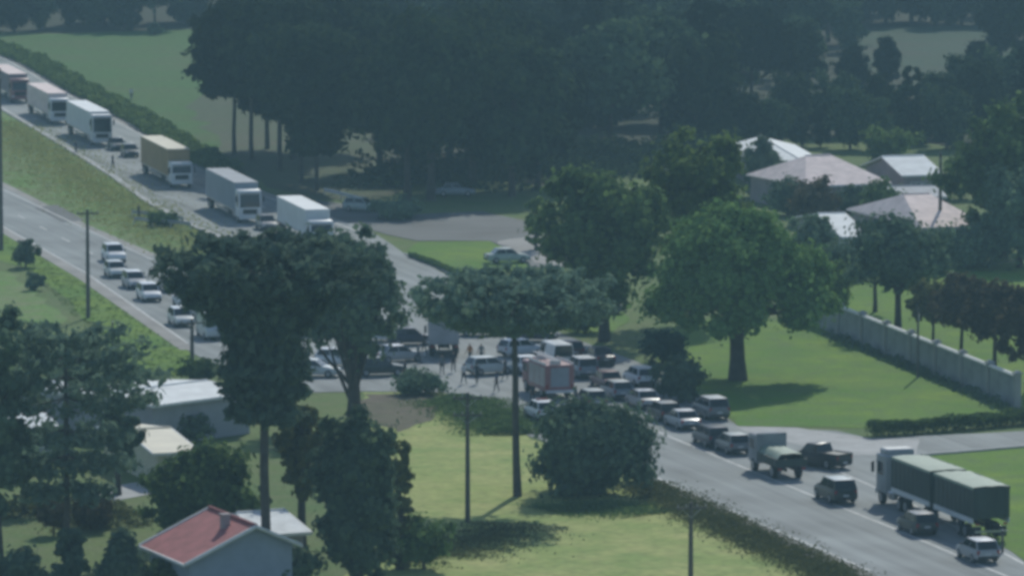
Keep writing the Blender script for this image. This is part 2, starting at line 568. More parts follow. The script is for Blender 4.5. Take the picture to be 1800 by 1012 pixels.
sheet('concrete_apron', [(1292, 750), (1400, 752), (1530, 772), (1620, 772), (1610, 800), (1500, 800), (1330, 768)], .048, M['concrete'], .2, 2, 19)
sheet('driveway', [(130, 866), (250, 846), (262, 868), (150, 890)], .034, M['concrete'], .15, 2, 20)
sheet('bare_earth', [(640, 692), (760, 694), (765, 740), (700, 760), (630, 730)], .034, M['brown'], .6, 2, 21)
sheet('gravel_track', [(-60, 470), (20, 478), (110, 560), (100, 600), (40, 560), (-60, 520)], .034, M['median'], .6, 3, 22)

strip('gravel_shoulder', [(1140, 846), (1320, 926), (1520, 1013)], 1.6, .046, M['dirt'])
strip('gravel_shoulder', [(-40, 377), (150, 490), (330, 615)], 1.3, .046, M['dirt'])
strip('gravel_shoulder', [(-40, 302), (150, 398), (270, 450)], 1.0, .046, M['dirt'])
strip('gravel_shoulder', [(0, 94), (200, 207), (450, 336), (560, 378)], 1.4, .052, M['dirt'])
sheet('road_patch', [(60, 366), (110, 392), (150, 388), (98, 360)], .047, M['asphalt_shade_and_patch'], .1, 2, 32)
strip('lane_line', [(1100, 736), (1330, 832), (1560, 925), (1780, 1018)], .16, .060, M['paint'])
strip('edge_line', [(1150, 838), (1330, 918), (1530, 1004)], .14, .060, M['paint'])
strip('edge_line', [(1320, 766), (1480, 832), (1590, 880), (1690, 932), (1800, 992)], .14, .060, M['paint'])
strip('lane_line', [(1000, 690), (1100, 736)], .16, .060, M['paint'])
strip('edge_line', [(-40, 312), (150, 403), (270, 458), (360, 500)], .15, .060, M['paint'])
strip('edge_line', [(-40, 374), (150, 480), (330, 604)], .15, .060, M['paint'])
strip('lane_line', [(-40, 342), (150, 440), (300, 525), (420, 590)], .13, .060, M['paint'], dash=(4, 8))
strip('lane_line', [(0, 118), (200, 236), (420, 345), (560, 410)], .15, .066, M['paint'], dash=(4, 6))
strip('edge_line', [(0, 100), (200, 213), (450, 340), (640, 412)], .15, .066, M['paint'])
strip('kerb', [(-40, 166), (100, 250), (200, 312), (260, 356), (330, 394), (400, 424)], .7, .03, M['concrete'], h=.13)
strip('kerb', [(715, 448), (770, 470), (815, 494), (870, 484)], .5, .03, M['concrete'], h=.13)
strip('kerb', [(1620, 801), (1720, 793), (1900, 777)], .35, .03, M['concrete'], h=.13)

# ------------------------------------------------------------------ vegetation
def cards(rng, cen, nrm, size, aspect=1.0):
    """leaf-shaped faces at cen, facing nrm"""
    n = len(cen)
    t = rng.normal(size=(n, 3))
    a = np.cross(nrm, t)
    a /= np.linalg.norm(a, axis=1, keepdims=True) + 1e-9
    b = np.cross(nrm, a)
    s = (size * rng.uniform(.65, 1.35, (n, 1)))
    a = a * s * aspect
    b = b * s / aspect
    k = nrm * s * .18
    v = np.stack([cen - a, cen - b + k, cen + a, cen + b + k], 1).reshape(-1, 3)
    q = np.arange(4 * n).reshape(n, 4)
    return v, q

def clumps(rng, centers, radii, per, size, flat=.8, aspect=1.0, up=.25, form=None, fw=.9):
    C, N = [], []
    for c, r in zip(centers, radii):
        d = rng.normal(size=(per, 3))
        d /= np.linalg.norm(d, axis=1, keepdims=True)
        rr = r * np.clip(np.abs(rng.normal(.62, .36, (per, 1))), .05, 1.7)
        p = np.asarray(c) + d * rr * np.array([1, 1, flat])
        n = d * .8 + rng.normal(size=(per, 3)) * .55 + np.array([0, 0, up])
        if form is not None:
            m_ = (p - form[0]) / (form[1] ** 2)
            m_ /= np.linalg.norm(m_, axis=1, keepdims=True) + 1e-9
            n = d * .6 + m_ * fw + rng.normal(size=(per, 3)) * .38 + np.array([0, 0, .15])
        n /= np.linalg.norm(n, axis=1, keepdims=True)
        C.append(p); N.append(n)
    return cards(rng, np.concatenate(C), np.concatenate(N), size, aspect)

def broad_crown(seed, w, h, z0, nclump=60, per=170, size=.27, shape='round', material='lf_mid', rc=.19, fine=2.2):
    """crown w wide, from z0 to h; returns mesh and the clump centres"""
    rng = np.random.default_rng(seed)
    nclump, per, rc = int(nclump * fine), int(per / fine * 1.05), rc / fine ** .42
    cz = (z0 + h) / 2
    rx, rz = w / 2, (h - z0) / 2
    cs, rs = [], []
    while len(cs) < nclump:
        d = rng.normal(size=3)
        d /= np.linalg.norm(d)
        if shape == 'dome':                     # umbrella: most leaves in the roof of the crown
            r_ = math.sqrt(rng.random()) * .97
            a_ = rng.uniform(0, 6.2832)
            k = rng.uniform(.74, 1.0) if rng.random() < .8 else rng.uniform(.4, .8)
            wob = 1 + .08 * math.sin(3 * a_ + seed) + .06 * math.sin(7 * a_)
            p = np.array([math.cos(a_) * rx * r_ * wob, math.sin(a_) * rx * r_ * wob, z0 + (h - z0) * (.10 + .82 * k * (1 - r_ ** 2.5) ** .55)])
        elif shape == 'column':
            t = rng.random()
            k = rng.uniform(.5, .95) * (1 - .55 * t ** 2.2) * (.75 + .25 * min(1, t * 5))
            p = np.array([d[0] * rx * k * 1.15, d[1] * rx * k * 1.15, z0 + (h - z0) * t])
        elif shape == 'cone':
            t = rng.random() ** 1.4
            k = rng.uniform(.55, .95) * (1 - t)
            l = math.hypot(d[0], d[1]) + 1e-6
            p = np.array([d[0] / l * rx * k, d[1] / l * rx * k, z0 + (h - z0) * t])
        else:
            k = rng.uniform(.35, .95)
            lob = 1 + .16 * math.sin(3 * math.atan2(d[1], d[0]) + seed) + .14 * math.sin(5 * d[2] + 2 * math.atan2(d[1], d[0]) + seed * 1.7)
            p = np.array([d[0] * rx * k * lob, d[1] * rx * k * lob, cz + d[2] * rz * min(1, k * (1 + .5 * (lob - 1)))])
        cs.append(p)
        rs.append(w * rc * rng.uniform(.65, 1.25) * (.6 if shape in ('cone', 'column') else 1))
    fc = np.array([0, 0, z0 + (h - z0) * (.05 if shape == 'dome' else .35)])
    fr_ = np.array([rx, rx, (h - fc[2])])
    v, q = clumps(rng, cs, rs, per, size, .8, form=(fc, fr_), fw=.35 if shape == 'dome' else .6)
    return np_mesh('crown', v, q, M[material]), cs

def trunk_mesh(seed, h, r, cs=None, nb=10, z_fork=.35, mat_='bark'):
    rng = random.Random(seed)
    b = MB()
    pts = [Vector((rng.uniform(-.05, .05) * h * t * .6, rng.uniform(-.05, .05) * h * t * .6, h * t)) for t in (0, .12, .3, .5, .7, .88)]
    pts[0].z = -.3
    b.tube(pts, [r * 1.45, r * 1.05, r * .9, r * .7, r * .42, r * .12], 10)
    if cs is not None:
        for c in rng.sample(list(range(len(cs))), min(nb, len(cs))):
            c = Vector(cs[c])
            t0 = rng.uniform(z_fork, .62)
            i = t0 * 5
            k = min(int(i), 4)
            s = pts[k].lerp(pts[k + 1], i - k)
            mid = s.lerp(c, .5) + Vector((0, 0, -.04 * (c - s).length))
            b.tube([s, mid, s.lerp(c, .95)], [r * .42, r * .26, r * .07], 6)
    return b.mesh('trunk', M[mat_], 60)

def tree(name, label, x, yb, ytop, wpx, seed, material='lf_mid', shape='round', z0f=.28, nclump=60, per=170, size=.27, group=None, bark='bark', tr=.028, cat='tree', rc=.19, fork=.35, nb=12, fine=2.2):
    h = HT(x, yb, ytop)
    wid = wpx / SC(yb)
    loc = P(x, yb)
    root = thing(name, label, cat, loc, 0, group)
    me, cs = broad_crown(seed, wid, h, h * z0f, nclump, per, size, shape, material, rc, fine)
    link(bpy.data.objects.new('trunk', trunk_mesh(seed, h, max(.06, h * tr), cs, nb, fork, bark)), root)
    link(bpy.data.objects.new('crown', me), root)
    return root

def bush(name, label, x, yb, ytop, wpx, seed, material='lf_dark', nclump=22, per=120, size=.2, group=None, cat='bush', rc=.24):
    h = HT(x, yb, ytop)
    wid = wpx / SC(yb)
    root = thing(name, label, cat, P(x, yb), 0, group)
    me, cs = broad_crown(seed, wid, h, h * .05, nclump, per, size, 'round', material, rc)
    link(bpy.data.objects.new('stem', trunk_mesh(seed, h * .7, max(.04, h * .03), cs, 6, .1)), root)
    me.name = 'foliage'
    link(bpy.data.objects.new('foliage', me), root)
    return root

def araucaria(name, label, x, yb, ytop, wpx, seed, tiers, group=None, lean=0.0, tr=.016, per=46, size=.30, tuft=.62, nbr=11, leaf='lf_arau'):
    """tall bare bole, whorls of branches that sweep out and turn up, tufts at the outer half.
    tiers: list of (height fraction, reach fraction, rise in m)"""
    rng = random.Random(seed)
    nrg = np.random.default_rng(seed)
    h = HT(x, yb, ytop)
    wid = wpx / SC(yb)
    root = thing(name, label, 'tree', P(x, yb), 0, group)
    b = MB()
    r = h * tr
    bole = [Vector((lean * t * h + rng.uniform(-.06, .06), rng.uniform(-.06, .06), h * t)) for t in (0, .15, .35, .55, .75, .9, .97)]
    bole[0] = Vector((0, 0, -.3))
    b.tube(bole, [r * 1.35, r * 1.05, r * .95, r * .85, r * .7, r * .4, r * .15], 10)
    link(bpy.data.objects.new('trunk', b.mesh('trunk', M['bark2'], 60)), root)
    br = MB()
    cs, rs = [], []
    for (tf, reach, rise) in tiers:
        i = min(tf / .97 * 1.0, 1) * 6
        base = Vector((lean * tf * h, 0, h * tf))
        n = max(5, int(nbr * (.75 + .5 * rng.random())))
        a0 = rng.uniform(0, 6.28)
        for k in range(n):
            a = a0 + 2 * math.pi * k / n + rng.uniform(-.2, .2)
            L = wid / 2 * reach * rng.uniform(.72, 1.08)
            d = Vector((math.cos(a), math.sin(a), 0))
            path = []
            for t in (0, .25, .5, .75, 1):
                zz = -.10 * L * math.sin(t * math.pi) + rise * t ** 2.2
                path.append(base + d * L * t + Vector((0, 0, zz)))
            br.tube(path, [r * .26, r * .22, r * .17, r * .12, r * .05], 5)
            for t in (.45, .6, .72, .84, .94, 1.03):
                i = t * 4
                kk = min(int(i), 3)
                q = path[kk].lerp(path[kk + 1], i - kk)
                side = Vector((-d.y, d.x, 0))
                for sgn in ((-1, 1) if t < 1 else (0,)):
                    if rng.random() < .12: continue
                    off = side * sgn * L * .17 * (1.15 - abs(t - .75)) * rng.uniform(.6, 1.2)
                    cs.append(np.array(q + off + Vector((0, 0, rng.uniform(-.1, .35)))))
                    rs.append(tuft * rng.uniform(.7, 1.25) * (.8 + .04 * wid))
    link(bpy.data.objects.new('branches', br.mesh('branches', M['bark2'], 60)), root)
    v, q = clumps(nrg, cs, rs, per, size, .7, 1.5)
    link(bpy.data.objects.new('crown', np_mesh('crown', v, q, M[leaf])), root)
    return root

# -- the wood behind: shared crowns, every tree its own object
protos = []
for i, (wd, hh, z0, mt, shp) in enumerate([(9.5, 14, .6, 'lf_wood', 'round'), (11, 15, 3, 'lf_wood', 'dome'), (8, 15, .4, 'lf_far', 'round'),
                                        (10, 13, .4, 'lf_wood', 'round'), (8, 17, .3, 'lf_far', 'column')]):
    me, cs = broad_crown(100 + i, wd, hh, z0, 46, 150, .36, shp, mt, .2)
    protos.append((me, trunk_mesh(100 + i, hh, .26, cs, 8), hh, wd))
wr = random.Random(5)
def wood_tree(x, yb, htpx=None, k=None, sc=None, label=None, group=None):
    k = wr.randrange(5) if k is None else k
    me, tm, hh, wd = protos[k]
    if label is None:
        kd = ('rounded dark green', 'domed dark green', 'slim very dark', 'broad low dark green', 'tall narrow very dark')[k]
        label, group = kd + ' tree in the dense wood behind the highway', kd + ' trees of the wood behind the highway'
    s = sc or (htpx / SC(yb) / hh if htpx else wr.uniform(.85, 1.2))
    root = thing('wood_tree', label, 'tree', P(x, yb), wr.uniform(0, 6.28), group)
    for n, m_ in (('trunk', tm), ('crown', me)):
        o = link(bpy.data.objects.new(n, m_), root)
        o.scale = (s * wr.uniform(.92, 1.1), s * wr.uniform(.92, 1.1), s)
    return root
def blocked(x, yb):
    if 1470 < x < 1800 and 58 < yb < 330: return True      # keep the clearing in view
    if x < 600 and yb > 62: return True
    return False
for x in range(1470, 1860, 44):                               # closed edge behind the clearing
    wood_tree(x, 42 + wr.uniform(-4, 4), k=wr.choice((0, 2, 3)))
for yb in (-90, -45, -5, 30):
    for x in range(-60, 1900, 95):
        xx, yy = x + wr.uniform(-35, 35), yb + wr.uniform(-14, 14)
        if blocked(xx, yy): continue
        wood_tree(xx, yy)
for x in range(-60, 330, 46):                                 # left wood edge above the field
    wood_tree(x + wr.uniform(-15, 15), 54 + wr.uniform(-6, 6) - (6 if x > 120 else 0), htpx=wr.uniform(100, 150))
for yb, xs in ((75, range(640, 1480, 80)), (125, range(640, 1440, 84)), (180, range(620, 1400, 90)), (232, range(930, 1330, 80)), (262, range(960, 1290, 90))):
    for x in xs:
        wood_tree(x + wr.uniform(-25, 25), yb + wr.uniform(-16, 16))
for x in range(1280, 1700, 42):
    wood_tree(x + wr.uniform(-8, 8), 262 + wr.uniform(-8, 4), htpx=wr.uniform(70, 120), k=wr.choice((2, 3, 0)))
for x, yb, hp in ((1395, 232, 110), (1470, 240, 120), (1540, 238, 115), (1600, 250, 130), (1655, 240, 120), (1720, 250, 150), (1560, 150, 90), (1500, 175, 100), (1640, 190, 60), (1400, 170, 140)):
    wood_tree(x, yb, htpx=hp)
for x, yb, hp, lb in ((1760, 100, 130, 'tree at the far right corner of the far clearing'), (1810, 140, 190, 'tall tree cut by the right edge beyond the far clearing'), (1720, 140, 70, 'low tree at the near right side of the far clearing'),
                      (1690, 200, 110, 'tree directly in front of the far clearing'), (1770, 210, 130, 'tree between the far clearing and the tall pale topped tree'), (1840, 230, 190, 'tree behind the tall pale topped tree at the right edge')):
    wood_tree(x, yb, htpx=hp, label='dark ' + lb, group='trees beside the far clearing')
wood_tree(1400, 150, 125, 1, label='round pale topped tree in the wood left of the far clearing', group=None)
wood_tree(1490, 92, 95, 0, label='grey green tree standing at the left corner of the far clearing', group=None)

# -- tall groves beyond the highway
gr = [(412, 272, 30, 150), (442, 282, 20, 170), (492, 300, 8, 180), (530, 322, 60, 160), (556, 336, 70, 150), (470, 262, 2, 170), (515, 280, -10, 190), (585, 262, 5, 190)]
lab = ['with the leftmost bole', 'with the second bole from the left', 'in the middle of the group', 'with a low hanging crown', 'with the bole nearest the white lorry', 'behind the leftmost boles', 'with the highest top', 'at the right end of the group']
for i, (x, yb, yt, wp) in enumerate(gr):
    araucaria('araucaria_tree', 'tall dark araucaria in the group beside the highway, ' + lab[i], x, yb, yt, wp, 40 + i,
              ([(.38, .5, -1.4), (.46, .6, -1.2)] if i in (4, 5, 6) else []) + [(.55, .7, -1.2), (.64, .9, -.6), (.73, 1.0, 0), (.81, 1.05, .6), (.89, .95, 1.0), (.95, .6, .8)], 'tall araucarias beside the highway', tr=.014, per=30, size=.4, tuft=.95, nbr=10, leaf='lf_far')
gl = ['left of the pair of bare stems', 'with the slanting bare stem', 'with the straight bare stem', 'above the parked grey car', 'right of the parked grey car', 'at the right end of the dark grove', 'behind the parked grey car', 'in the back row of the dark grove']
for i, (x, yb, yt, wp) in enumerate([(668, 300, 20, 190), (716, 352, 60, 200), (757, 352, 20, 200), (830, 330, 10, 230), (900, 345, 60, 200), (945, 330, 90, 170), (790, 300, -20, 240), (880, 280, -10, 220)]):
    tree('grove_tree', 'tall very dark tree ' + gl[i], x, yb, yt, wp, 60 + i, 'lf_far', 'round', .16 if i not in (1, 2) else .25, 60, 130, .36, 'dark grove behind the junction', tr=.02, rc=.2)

# -- trees round the junction
tree('spreading_tree', 'light green fine leaved tree behind the big round lawn tree', 1222, 560, 214, 200, 80, 'lf_light', 'round', .3, 70, 170, .25, rc=.15)
tree('broad_tree', 'dark round crowned tree left of the light green tree', 1062, 600, 286, 225, 81, 'lf_mid', 'round', .22, 80, 180, .27, rc=.17, nb=14)
tree('young_tree', 'small light green sapling in front of the shaded side road', 942, 440, 348, 46, 82, 'lf_light', 'column', .1, 22, 90, .2)
tree('umbrella_tree', 'big dome shaped tree with bright crest on the green lawn', 1297, 668, 352, 312, 83, 'lf_crest', 'dome', .16, 240, 250, .21, tr=.042, rc=.088, fork=.16, nb=30, fine=1.0)
tree('round_tree', 'dark round low tree beside the highway edge in the dry grass', 1035, 868, 704, 200, 84, 'lf_dark', 'round', .03, 80, 300, .2, rc=.2, fine=1.6)
araucaria('umbrella_pine', 'flat topped araucaria with a bare bole in the dry grass', 910, 872, 484, 350, 85,
          [(.80, .60, -.3), (.84, .95, -.2), (.88, 1.05, .3), (.925, .95, .6), (.96, .6, .5)], tr=.017, lean=-.022, per=20, size=.21, tuft=.44, nbr=13)
araucaria('large_araucaria', 'very large dark araucaria rising behind the red roofed house', 468, 1046, 416, 370, 86,
          [(.53, .26, -.6), (.59, .34, -.5), (.64, .38, -.5), (.69, .36, -.4), (.735, .36, -.3), (.78, .42, -.2), (.825, .66, -.1), (.87, 1.02, .1), (.915, 1.0, .5), (.95, .7, .6)], tr=.0135, lean=-.004, per=30, size=.25, tuft=.56, nbr=12)
tree('forked_tree', 'dark forked tree with fanning branches right of the large araucaria', 622, 742, 398, 215, 87, 'lf_dark', 'round', .30, 75, 130, .24, tr=.032, rc=.14, fork=.12, nb=26)
tree('cypress_tree', 'dense dark columnar tree right of the red roofed house', 626, 1036, 714, 150, 88, 'lf_dark', 'round', .02, 90, 190, .2, rc=.2)
tree('olive_tree', 'yellowish brown sunlit tree edge beside the dense columnar tree', 702, 1000, 772, 66, 89, 'lf_olive', 'column', .05, 40, 120, .18, rc=.22)
tree('thin_tree', 'thin olive leaved tree between the araucaria and the columnar tree', 530, 960, 690, 110, 90, 'lf_olive', 'round', .3, 34, 90, .2, rc=.15)
tree('shrub_tree', 'broad round green tree behind the red roof', 352, 952, 782, 205, 91, 'lf_mid', 'round', .05, 80, 170, .2, rc=.18)
araucaria('garden_araucaria', 'grey green araucaria with a thin dark bole in the lower left garden', 118, 992, 572, 330, 92,
          [(.34, .45, -.8), (.46, .7, -.7), (.57, .85, -.5), (.70, .95, -.2), (.79, 1.0, .2), (.87, .95, .5), (.94, .6, .5)], tr=.013, per=14, size=.22, tuft=.50, nbr=7)
tree('edge_tree', 'large dark tree cut by the left edge of the lower garden', -10, 1010, 490, 150, 93, 'lf_dark', 'round', .12, 44, 110, .24, rc=.17)
tree('garden_tree', 'dark leafy tree behind the pale shed in the garden', 208, 870, 690, 90, 94, 'lf_dark', 'round', .25, 26, 90, .22, rc=.16)
tree('garden_tree', 'dark leafy tree with a slim stem left of the garden araucaria', 45, 900, 770, 90, 95, 'lf_dark', 'round', .3, 24, 90, .22, rc=.16)
tree('small_conifer', 'pointed dark conifer in front of the red roof', 216, 1044, 938, 150, 96, 'lf_dark', 'cone', .0, 80, 130, .17, rc=.22, cat='conifer')
tree('small_conifer', 'round topped dark conifer in the bottom left corner', 30, 1050, 962, 110, 97, 'lf_dark', 'round', .0, 40, 100, .17, rc=.2, cat='conifer')
tree('small_conifer', 'narrow dark conifer under the garden araucaria', 122, 1020, 932, 70, 98, 'lf_dark', 'column', .0, 40, 90, .17, rc=.2, cat='conifer')
tree('brown_tree', 'rusty brown shrub tree left of the driveway', 160, 930, 868, 80, 99, 'lf_brown', 'round', .1, 22, 90, .16)
tree('brown_tree', 'rusty brown shrub tree beside the araucaria bole', 95, 940, 872, 60, 131, 'lf_brown', 'round', .1, 18, 90, .16)

# -- trees among the right houses
tree('garden_round_tree', 'dark round tree with twin stems between the wall and the houses', 1578, 582, 372, 185, 110, 'lf_dark', 'round', .34, 64, 160, .23, rc=.18)
tree('slim_tree', 'slim dark tree at the left of the twin stemmed garden tree', 1538, 548, 420, 70, 111, 'lf_dark', 'round', .4, 26, 110, .2)
tree('tall_edge_tree', 'tall tree with pale sunlit top at the right edge above the houses', 1762, 452, 168, 200, 112, 'lf_mid', 'round', .1, 80, 160, .27, rc=.16)
tree('tall_edge_tree', 'dark tree right of the lower pink roof', 1792, 470, 285, 140, 113, 'lf_dark', 'round', .05, 50, 150, .25)
for i, (x, yb, yt, wp, lb, mt) in enumerate([(1640, 606, 492, 92, 'dull green low tree behind the wall, first of the row', 'lf_olive'), (1690, 626, 480, 110, 'brownish low tree behind the wall, in the middle of the row', 'lf_brown'),
                                          (1748, 652, 482, 120, 'reddish brown low tree behind the wall at the pillar end', 'lf_brown'), (1806, 690, 500, 120, 'brownish tree behind the wall cut by the right edge', 'lf_brown')]):
    tree('orchard_tree', lb, x, yb, yt, wp, 114 + i, mt, 'round', .3, 40, 130, .19, 'low trees behind the garden wall', rc=.19, tr=.022)
for k_, (x, yb, yt, wp, lb, mt) in enumerate((
    (1500, 378, 328, 70, 'round dark shrub under the front eave of the pink hipped roof', 'lf_dark'), (1384, 378, 312, 92, 'dark shrub at the left corner of the pink hipped roof', 'lf_dark'),
    (1590, 372, 326, 60, 'green shrub before the mauve link building', 'lf_mid'), (1640, 362, 326, 60, 'dark shrub before the small white roofed house', 'lf_dark'),
    (1612, 440, 392, 80, 'dark shrub at the left front corner of the lower pink roof', 'lf_dark'), (1740, 440, 376, 70, 'dark shrub at the right front corner of the lower pink roof', 'lf_dark'),
    (1690, 350, 292, 80, 'grey green tree like shrub right of the small white roofed house', 'lf_mid'), (1520, 440, 398, 60, 'leafy shrub at the front of the white striped roof', 'lf_mid'))):
    bush('house_shrub', lb, x, yb, yt, wp, 150 + k_, mt, 22, 100, .2)
bush('house_shrub', 'dark brownish shrub in front of the pink hipped roof', 1432, 395, 314, 96, 120, 'lf_brown', 30, 110, .2)
tree('house_tree', 'dark tree left of the pink hipped roof', 1342, 345, 246, 84, 121, 'lf_dark', 'round', .1, 40, 120, .24)
bush('house_shrub', 'green shrub between the pink roof and the lower roof', 1548, 398, 308, 84, 122, 'lf_mid', 26, 110, .2)
bush('house_shrub', 'dark hedge like shrub below the white striped roof', 1480, 490, 428, 110, 123, 'lf_dark', 30, 110, .2)
bush('house_shrub', 'dark shrub right of the big lawn tree beside the white striped roof', 1428, 480, 372, 84, 124, 'lf_dark', 30, 110, .2)
bush('house_shrub', 'pale flowering shrub right of the big dome shaped tree', 1470, 545, 458, 66, 125, 'lf_light', 24, 100, .18)
bush('house_shrub', 'grey green bush behind the far white gable', 1560, 290, 226, 100, 126, 'lf_light', 26, 110, .22)
bush('house_shrub', 'long dark shrub under the lower pink roof', 1700, 470, 402, 170, 127, 'lf_dark', 40, 120, .2)
bush('roadside_bush', 'dark green bush on the verge left of the grey lorry', 738, 692, 650, 92, 128, 'lf_dark', 24, 110, .15)
bush('roadside_bush', 'bush with teal leaves in the shade left of the big lawn tree', 1165, 640, 575, 90, 129, 'lf_teal', 24, 110, .17)
bush('roadside_bush', 'dark shrub in the shade behind the queue of cars', 1195, 705, 628, 96, 130, 'lf_dark', 26, 110, .17)
bush('roadside_bush', 'low bush on the median end beside the broken rail', 288, 398, 372, 60, 132, 'lf_mid', 16, 80, .16)
bush('roadside_bush', 'dark bush at the foot of the left power pole', 45, 470, 420, 50, 133, 'lf_dark', 16, 80, .16)
bush('roadside_bush', 'small dark bush on the left verge below the pole', 62, 510, 478, 36, 134, 'lf_dark', 12, 80, .15)
bush('roadside_bush', 'dark bush around the foot of the pole beside the flat roof', 350, 672, 628, 70, 135, 'lf_mid', 16, 90, .16)
bush('roadside_bush', 'green bush on the island behind the flat topped araucaria', 1030, 585, 540, 80, 136, 'lf_mid', 16, 90, .16)
bush('roadside_bush', 'dark bush under the crown of the dark round tree', 985, 560, 505, 90, 137, 'lf_dark', 18, 90, .17)
bush('garden_bush', 'dark green bush in front of the grey gable right of the red roof', 506, 1040, 952, 120, 170, 'lf_dark', 26, 110, .17)
bush('garden_bush', 'green bush against the bottom edge below the red roof eave', 292, 1046, 984, 90, 171, 'lf_mid', 22, 110, .17)
bush('garden_bush', 'leafy bush before the long grey wall of the flat roofed building', 330, 775, 728, 80, 172, 'lf_dark', 20, 100, .17)
bush('field_bush', 'small dark bush on the ridge of the far field', 272, 62, 40, 20, 138, 'lf_dark', 8, 60, .3)
bush('roadside_bush', 'low green bush where the side road leaves the highway', 690, 385, 350, 90, 139, 'lf_dark', 18, 90, .2)
bush('roadside_bush', 'dark bush against the dense columnar tree in the dry grass', 745, 1000, 905, 100, 140, 'lf_mid', 22, 100, .17)

def hedge_thing(name, label, pts, hgt, wid, dens, seed, material, size=.14, kind=None, cat='hedge', rough=.6):
    """leaves scattered through a band that follows pts; height and width wander"""
    rng = np.random.default_rng(seed)
    w_ = [P(*q) for q in pts]
    org = w_[0].copy()
    C = []
    dist = 0.0
    for a, b in zip(w_, w_[1:]):
        L = (b - a).length
        n = int(L * wid * dens)
        t_ = (b - a).normalized()
        nr = np.array([-t_.y, t_.x])
        s_ = rng.uniform(0, L, n)
        o_ = rng.normal(0, .42, n) if kind == 'stuff' else rng.uniform(-.5, .5, n)
        xy = np.array([a.x - org.x, a.y - org.y]) + s_[:, None] * np.array([t_.x, t_.y]) + (o_ * wid)[:, None] * nr
        g_ = dist + s_
        f = .5 + .5 * (np.sin(g_ * .9 + seed) * .4 + np.sin(g_ * 2.3 + 1.3 * seed + 3 * o_) * .35 + np.sin(g_ * .31 + 2 * seed + 5 * o_) * .45)
        hh = hgt * np.clip(1 - rough + rough * 1.5 * f, .08, 1.5) * np.clip(1.25 - np.abs(o_) * (1.1 if kind == 'stuff' else .7), .15, 1)
        z = hh * rng.uniform(0, 1, n) ** .55
        C.append(np.column_stack([xy, z + .03]))
        dist += L
    C = np.concatenate(C)
    N = rng.normal(size=C.shape) * .6 + np.array([0, -.1, .7])
    N /= np.linalg.norm(N, axis=1, keepdims=True)
    v, q = cards(rng, C, N, size)
    o = bpy.data.objects.new(name, np_mesh(name, v, q, M[material]))
    o.location = org
    link(o)
    return tag(o, label, cat, None, kind) if kind != 'stuff' else tag(o, None, None, None, 'stuff')

hedge_thing('clipped_hedge', 'long low dark hedge between the lawn and the side road', [(1528, 768), (1660, 758), (1880, 738)], 1.15, 1.6, 260, 1, 'lf_mid', .10, rough=.25)
hedge_thing('wood_understorey', None, [(650, 318), (760, 322), (900, 318), (1010, 300), (1290, 282)], 3.2, 12, 14, 21, 'lf_far', .3, 'stuff', rough=.7)
hedge_thing('field_hedge', 'overgrown green hedge bank along the far side of the highway', [(-40, 74), (60, 112), (150, 165), (250, 215), (330, 268), (400, 305)], 1.1, 4.0, 46, 2, 'lf_light', .18)
hedge_thing('verge_undergrowth', None, [(1120, 850), (1250, 912), (1340, 955), (1440, 1000), (1500, 1030)], .40, 2.8, 200, 3, 'lf_olive', .07, 'stuff', rough=.8)
hedge_thing('verge_undergrowth', None, [(800, 702), (850, 730), (905, 765)], .6, 4.0, 200, 4, 'lf_mid', .08, 'stuff', rough=.8)
hedge_thing('garden_undergrowth', None, [(690, 985), (760, 980), (850, 950), (900, 925)], .4, 4.5, 90, 6, 'lf_olive', .07, 'stuff', rough=.9)
hedge_thing('garden_undergrowth', None, [(960, 900), (1060, 890), (1150, 905)], .35, 4.0, 130, 16, 'lf_mid', .07, 'stuff', rough=.9)
hedge_thing('garden_undergrowth', None, [(130, 640), (190, 680)], 1.4, 5, 60, 7, 'lf_dark', .16, 'stuff')
hedge_thing('garden_undergrowth', None, [(0, 900), (60, 905), (130, 900), (200, 930)], 1.2, 4, 50, 17, 'lf_olive', .16, 'stuff', rough=.95)
hedge_thing('island_hedge', 'thin dark clipped edge along the green island', [(722, 452), (770, 470), (820, 492)], .5, .7, 260, 8, 'lf_mid', .09, rough=.2)
hedge_thing('wall_foot_plants', None, [(1452, 590), (1560, 632), (1680, 682), (1775, 724)], .6, .9, 40, 9, 'lf_dark', .12, 'stuff', rough=.95)
hedge_thing('median_weeds', None, [(0, 215), (150, 320), (280, 400), (400, 445)], .28, 7.0, 14, 10, 'lf_dry', .10, 'stuff', rough=1.0)

def tussocks(name, poly, n, hgt, seed, material):
    """upright blades in small tufts inside a convex-ish pixel polygon"""
    rng = np.random.default_rng(seed)
    w_ = [P(*q) for q in poly]
    xs = [q.x for q in w_]; ys = [q.y for q in w_]
    def inside(x, y):
        c = False
        j = len(w_) - 1
        for i in range(len(w_)):
            if ((w_[i].y > y) != (w_[j].y > y)) and x < (w_[j].x - w_[i].x) * (y - w_[i].y) / (w_[j].y - w_[i].y) + w_[i].x:
                c = not c
            j = i
        return c
    cen = []
    while len(cen) < n:
        x, y = rng.uniform(min(xs), max(xs)), rng.uniform(min(ys), max(ys))
        if inside(x, y):
            cen.append((x, y))
    cen = np.array(cen)
    k = 5
    base = np.repeat(cen, k, 0) + rng.normal(size=(n * k, 2)) * .12
    h = hgt * rng.uniform(.4, 1.2, n * k)
    a = rng.uniform(0, 6.28, n * k)
    wv = np.stack([np.cos(a), np.sin(a)], 1) * .05
    lean_ = rng.normal(size=(n * k, 2)) * .12
    z0 = np.full(n * k, .03)
    v = np.stack([np.column_stack([base - wv, z0]), np.column_stack([base + wv, z0]), np.column_stack([base + lean_, h + .03])], 1).reshape(-1, 3)
    o = link(bpy.data.objects.new(name, np_mesh(name, v, np.arange(len(v)).reshape(-1, 3), M[material])))
    o['kind'] = 'stuff'
